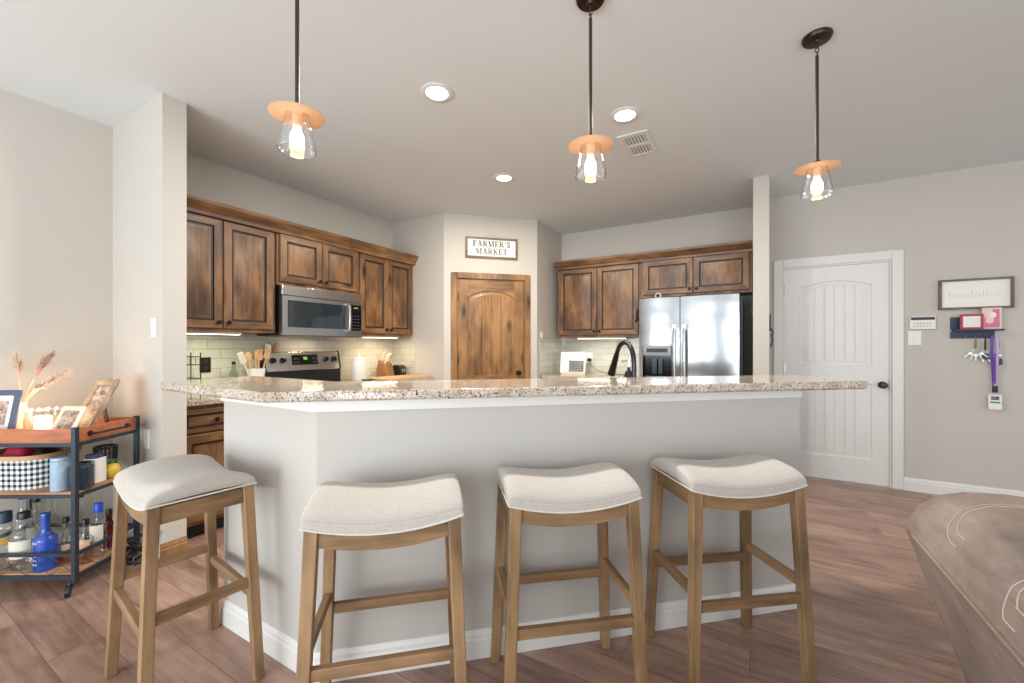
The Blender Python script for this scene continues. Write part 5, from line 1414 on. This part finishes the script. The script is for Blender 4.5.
easel_frame('picture_frame', 'small pale picture frame in front of the carved one', cpx(60, 0.055), 0.055, 0.15, 0.17, 26, -10, 0.024, [M['cream'], M['photo']], 0.0)
cg = thing('candle_lantern', 'glowing crystal glass candle lantern on the cart top', 'lantern', C(cpx(43, 0.20), 0.20, TT), CR)
MB().lathe([(0, 0), (0.066, 0), (0.07, 0.01), (0.072, 0.10), (0.075, 0.13), (0.069, 0.13), (0.066, 0.10), (0.064, 0.014), (0, 0.012)], 48, ribs=16, rib=0.035).build('glass', M['clear'], cg)
MB().lathe([(0, 0.012), (0.034, 0.012), (0.036, 0.02), (0.036, 0.085), (0.03, 0.09), (0, 0.088)], 20).build('candle', M['candle'], cg)
l = bpy.data.lights.new('candle_glow', 'POINT'); l.energy = 2.2; l.color = (1, 0.66, 0.36); l.shadow_soft_size = 0.03
lo = bpy.data.objects.new('candle_glow', l); COL.objects.link(lo); lo.location = (0, 0, 0.14); lo.parent = cg
# pampas grass in a vase behind the blue frame
vx = -0.555
vs_ = thing('grass_vase', 'small white vase holding the dried grass, behind the blue frame', 'vase', C(vx, 0.25, TT), CR)
MB().lathe([(0, 0), (0.034, 0), (0.045, 0.04), (0.04, 0.09), (0.02, 0.14), (0.024, 0.16), (0.019, 0.16), (0.015, 0.14), (0, 0.13)], 24).build('body', M['white'], vs_)
rp = random.Random(4)
def plume(label, d, ln, mat, spread, thick):
    r = thing('pampas_stem', label, 'dried grass', C(vx, 0.25, TT), CR)
    d = Vector(d).normalized(); b = Vector((0, 0, 0.131))
    P_ = [b+d*(ln*t)+Vector((0.10*d.x*t*t, 0, -0.06*t*t)) for t in [k/16 for k in range(17)]]
    MB().tube(P_, 0.0022, 6).build('stem', M['cream'], r)
    mb = MB()
    for k in range(170):
        t = 0.5+0.5*rp.random(); i = min(15, int(t*16)); f = t*16-i; p = P_[i]*(1-f)+P_[i+1]*f
        ax = (P_[i+1]-P_[i]).normalized(); s = thick*math.sin(math.pi*min(1, (t-0.48)/0.54))**0.7
        q = p+ax*0.05+Vector((rp.uniform(-1, 1), rp.uniform(-1, 1), rp.uniform(-1, 1)))*s
        mb.tube([p, (p+q)/2+Vector((0, 0, 0.004)), q], [0.0022, 0.0026, 0.0006], 4)
    mb.build('plume', mat, r)
plume('pink dried plume rising highest from the vase', (0.20, 0.02, 0.62), 0.36, M['pinkplume'], 0, 0.02)
plume('pale fluffy plume bending right out of the vase', (0.42, -0.06, 0.50), 0.33, M['pampas'], 0, 0.026)
plume('cream plume standing nearly upright in the vase', (-0.06, 0.02, 0.7), 0.33, M['pampas'], 0, 0.03)
plume('cream plume leaning low over the blue frame', (0.28, -0.12, 0.36), 0.26, M['pampas'], 0, 0.024)

# middle shelf
bx0 = cpx(57, 0.12); bxm = -CL+0.02
bw = (bx0-bxm)/2; bc = (bx0+bxm)/2
gb = thing('gingham_basket', 'black and white gingham basket with a wooden rim on the middle shelf', 'basket', C(bc, 0.165, TM), CR)
def rrect(hx, hy, r, n=6):
    return rounded([(-hx, -hy), (hx, -hy), (hx, hy), (-hx, hy)], [r]*4, n)
def loft(mb, a, za, b, zb):
    n = len(a); mb.add([(x, y, za) for x, y in a]+[(x, y, zb) for x, y in b], [(i, (i+1) % n, n+(i+1) % n, n+i) for i in range(n)])
by = 0.135
r1, r2, r3, r4 = rrect(bw*0.93, by*0.9, 0.09), rrect(bw, by, 0.10), rrect(bw-0.006, by-0.006, 0.094), rrect(bw*0.93-0.006, by*0.9-0.006, 0.084)
mb = MB(); loft(mb, r1, 0, r2, 0.155); loft(mb, r2, 0.155, r3, 0.155); loft(mb, r3, 0.155, r4, 0.006)
mb.add([(x, y, 0) for x, y in r1], [tuple(range(len(r1)))[::-1]]).add([(x, y, 0.006) for x, y in r4], [tuple(range(len(r4)))])
mb.build('cloth', M['gingham'], gb)
ro, ri = rrect(bw+0.006, by+0.006, 0.106), rrect(bw-0.008, by-0.008, 0.092)
mb = MB(); loft(mb, ro, 0.155, ro, 0.178); loft(mb, ro, 0.178, ri, 0.178); loft(mb, ri, 0.178, ri, 0.155); loft(mb, ri, 0.155, ro, 0.155)
mb.build('rim', M['shelf_wood'], gb)
def pouch(name, label, x, y, z, sx, sy, sz, mat):
    o = MB().grid(lambda i, j: ((math.sin((i-.5)*math.pi)*sx), (math.sin((j-.5)*math.pi)*sy), sz*(max(0, 1-abs(math.sin((i-.5)*math.pi))**4)**.5)*(max(0, 1-abs(math.sin((j-.5)*math.pi))**4)**.5)), 14, 12)
    o.grid(lambda i, j: ((math.sin((i-.5)*math.pi)*sx), (math.sin((j-.5)*math.pi)*sy), 0), 14, 12)
    ob = o.build(name, mat, ang=70); ob.location = C(x, y, z); ob.rotation_euler.z = CR
    return tag(ob, label, 'pouch')
pouch('crimson_pouch', 'crimson pouch lying in the gingham basket', cpx(17, 0.12), 0.15, TM+0.0075, 0.075, 0.075, 0.205, M['crimson'])
pouch('black_pouch', 'black pouch at the right end of the gingham basket', cpx(47, 0.15), 0.15, TM+0.0075, 0.04, 0.07, 0.20, M['black'])
jar_on('blue_canister', 'pale blue canister right of the gingham basket', 'canister', C(cpx(60.5, 0.05), 0.05, TM), [(0, 0), (0.037, 0), (0.038, 0.003), (0.038, 0.15), (0.03, 0.155)], M['bluegrey'], ([(0.034, 0.1525), (0.038, 0.156), (0.036, 0.17), (0, 0.172)], M['bluegrey']))
dj = thing('ribbed_jar', 'dark ribbed glass jar behind the front post of the cart', 'jar', C(cpx(81, 0.065)-0.004, 0.072, TM), CR)
MB().lathe([(0, 0), (0.044, 0), (0.046, 0.006), (0.046, 0.115), (0.036, 0.125), (0.036, 0.135), (0.031, 0.135), (0.04, 0.11), (0.04, 0.01), (0, 0.01)], 48, ribs=24, rib=0.02).build('body', M['teal'], dj)
wm_ = thing('white_mug', 'white square canister with a dark blue lid on the middle shelf', 'canister', C(-0.062, 0.165, TM), CR)
MB().prism(rrect(0.035, 0.035, 0.01), 0, 0.135).build('body', M['white'], wm_, bevel=0.004)
MB().prism(rrect(0.03, 0.03, 0.01), 0.135, 0.155).build('lid', M['navy'], wm_, bevel=0.004)
lm = thing('lemon_ornament', 'yellow lemon shaped ornament with a green top on the middle shelf', 'ornament', C(-0.047, 0.25, TM), CR)
MB().lathe([(0, 0), (0.02, 0.001), (0.031, 0.014), (0.037, 0.035), (0.034, 0.056), (0.024, 0.074), (0.009, 0.08), (0, 0.082)], 24, rib=0.03, ribs=8).build('body', M['yellow'], lm)
lf = MB()
for k in range(6):
    a = k*math.pi/3; lf.tube([(0, 0, 0.08), (0.012*math.cos(a), 0.012*math.sin(a), 0.094), (0.022*math.cos(a), 0.022*math.sin(a), 0.104)], [0.003, 0.005, 0.0008], 5)
lf.build('leaves', M['leaf'], lm)
bb = thing('beaded_basket', 'black beaded basket at the right end of the middle shelf', 'basket', C(-0.064, 0.295-0.02, TM), CR)
bb.location = C(-0.124, 0.291, TM)
tor = lambda r, z, q: MB().tube([(r*math.cos(a), r*math.sin(a), z) for a in [2*math.pi*k/28 for k in range(28)]], q, 8, closed=True)
t1 = tor(0.042, 0.008, 0.006); t2 = tor(0.048, 0.165, 0.007)
t1.lathe([(0, 0.002), (0.042, 0.002), (0.042, 0.012), (0, 0.012)], 20).build('base', M['black'], bb); t2.build('rim', M['black'], bb)
bd_ = MB()
for k in range(16):
    a = 2*math.pi*k/16
    for j in range(10):
        z = 0.02+j*0.0145; rr = 0.042+0.006*j/10; bd_.ball((rr*math.cos(a), rr*math.sin(a), z), 0.0072, 8)
bd_.build('beads', M['black'], bb)

# bottles on the bottom shelf
def bottle(label, xp, y, r, hb, hn, rn, glass, cap, caph=0.03, label_m=None, lz=(0.25, 0.6), liquid=None, extra=None, capr=None):
    rt = thing('liquor_bottle', label, 'bottle', C(cpx(xp, y), y, TB), CR, None)
    prof = [(0, 0), (r*0.92, 0), (r, 0.008), (r, hb*0.80), (r*0.93, hb*0.87), (r*0.6, hb*0.95), (rn*1.15, hb), (rn, hb+hn*0.3), (rn, hb+hn)]
    MB().lathe(prof, 24).build('glass', glass, rt)
    cr_ = capr or rn*1.15
    MB().lathe([(0, hb+hn-0.004), (cr_, hb+hn-0.004), (cr_, hb+hn+caph-0.004), (cr_*0.9, hb+hn+caph), (0, hb+hn+caph)], 18).build('cap', cap, rt)
    if liquid: MB().lathe([(0, 0.006), (r*0.88, 0.006), (r*0.9, 0.012), (r*0.9, hb*0.62), (0, hb*0.62)], 20).build('liquid', liquid, rt)
    if label_m:
        z0, z1 = hb*lz[0], hb*lz[1]; n = 16
        mb = MB(); vs = []
        for k in range(n+1):
            a = math.radians(-90-75+150*k/n)
            for q, z in ((r*1.012, z0), (r*1.012, z1)): vs.append((q*math.cos(a), q*math.sin(a), z))
        mb.add(vs, [(2*k, 2*k+2, 2*k+3, 2*k+1) for k in range(n)]).build('label', label_m, rt)
    return rt
b1 = bottle('cobalt blue bottle at the front of the bottom shelf', 45.5, 0.055, 0.046, 0.19, 0.085, 0.017, M['blueglass'], M['blueglass'], 0.015)
ms_ = MB()
for z, w, h_ in ((0.155, 0.6, 0.012), (0.085, 0.55, 0.006), (0.065, 0.5, 0.006), (0.045, 0.7, 0.008)):
    n = 9
    for k in range(n):
        if k % 3 == 2: continue
        a0 = math.radians(-100-w*35+w*70*k/n); a1 = math.radians(-100-w*35+w*70*(k+0.7)/n); q = 0.0466
        ms_.add([(q*math.cos(a0), q*math.sin(a0), z-h_), (q*math.cos(a1), q*math.sin(a1), z-h_), (q*math.cos(a1), q*math.sin(a1), z), (q*math.cos(a0), q*math.sin(a0), z)], [(0, 1, 2, 3)])
ms_.build('printing', M['label'], b1)
bottle('clear bottle with a cream label and black cap, left of the blue bottle', 24, 0.07, 0.052, 0.215, 0.045, 0.022, M['bottle'], M['black'], 0.03, M['label'], (0.30, 0.72))
bottle('bottle with a dark cap and gold band at the left of the shelf', 4, 0.07, 0.045, 0.20, 0.04, 0.026, M['bottle'], M['navy'], 0.05, M['gold'], (0.66, 0.80))
bottle('tall clear bottle with a black cap and lime neck label behind the blue one', 51, 0.19, 0.056, 0.225, 0.10, 0.020, M['bottle'], M['black'], 0.03, M['lime'], (0.30, 0.60))
bottle('tall clear bottle with a black cap at the back left of the shelf', 24, 0.22, 0.046, 0.24, 0.07, 0.020, M['bottle'], M['black'], 0.035)
bottle('clear square-shouldered bottle with a black top behind the front post', 79, 0.23, 0.042, 0.22, 0.09, 0.017, M['bottle'], M['black'], 0.035, M['label'], (0.2, 0.5))
bottle('orange liqueur bottle with a white cap near the front post', 66, 0.13, 0.028, 0.15, 0.06, 0.013, M['bottle'], M['black'], 0.025, M['label'], (0.45, 0.65), M['orange'])
bottle('amber liqueur bottle with an orange label right of the front post', 85.5, 0.115, 0.032, 0.15, 0.055, 0.014, M['bottle'], M['black'], 0.025, M['orange'] and M['copper'], (0.55, 0.85), M['amber'])
bN = bottle('clear bottle with a bright blue cap and white label on the bottom shelf', 98.5, 0.21, 0.036, 0.19, 0.045, 0.014, M['bottle'], M['bluecap'], 0.045, M['label'], (0.42, 0.88), None, capr=0.02)
def letterN(h):
    return [[(0, 0), (.2*h, 0), (.2*h, h), (0, h)], [(.0, h), (.22*h, h), (.72*h, 0), (.5*h, 0)], [(.52*h, 0), (.72*h, 0), (.72*h, h), (.52*h, h)]]
nm = MB()
for p in letterN(0.03): nm.add([(x_-0.036, -0.0372, z_+0.075) for x_, z_ in p]+[(x_-0.036, -0.0364, z_+0.075) for x_, z_ in p], [(0, 1, 2, 3), (7, 6, 5, 4)])
nm.build('printing', M['black'], bN)
bottle('short dark red bottle at the back right of the bottom shelf', 109, 0.29, 0.030, 0.15, 0.04, 0.013, M['winered'], M['black'], 0.025)
bottle('short clear bottle with a white label at the back left', 36, 0.30, 0.036, 0.20, 0.06, 0.016, M['bottle'], M['black'], 0.03, M['label'], (0.3, 0.6))

# tangle of black cords on the floor between the cart and the wall end
rp = random.Random(11); pts = []
for k in range(70):
    a = k*0.55; rr = 0.05+0.022*math.sin(k*0.31)
    pts.append((rr*math.cos(a)+0.02*math.sin(k*.17), rr*math.sin(a), 0.012+0.20*abs(math.sin(k*0.11))*(0.6+0.4*math.cos(a*.5))))
cdv = cam((140-512)/F*2.36, 2.36)
cdo = MB().tube(pts, 0.006, 6).build('cable_tangle', M['black']); cdo.location = (*cdv, 0)
tag(cdo, 'tangled black wire on the floor between the cart and the wall end', 'cable')
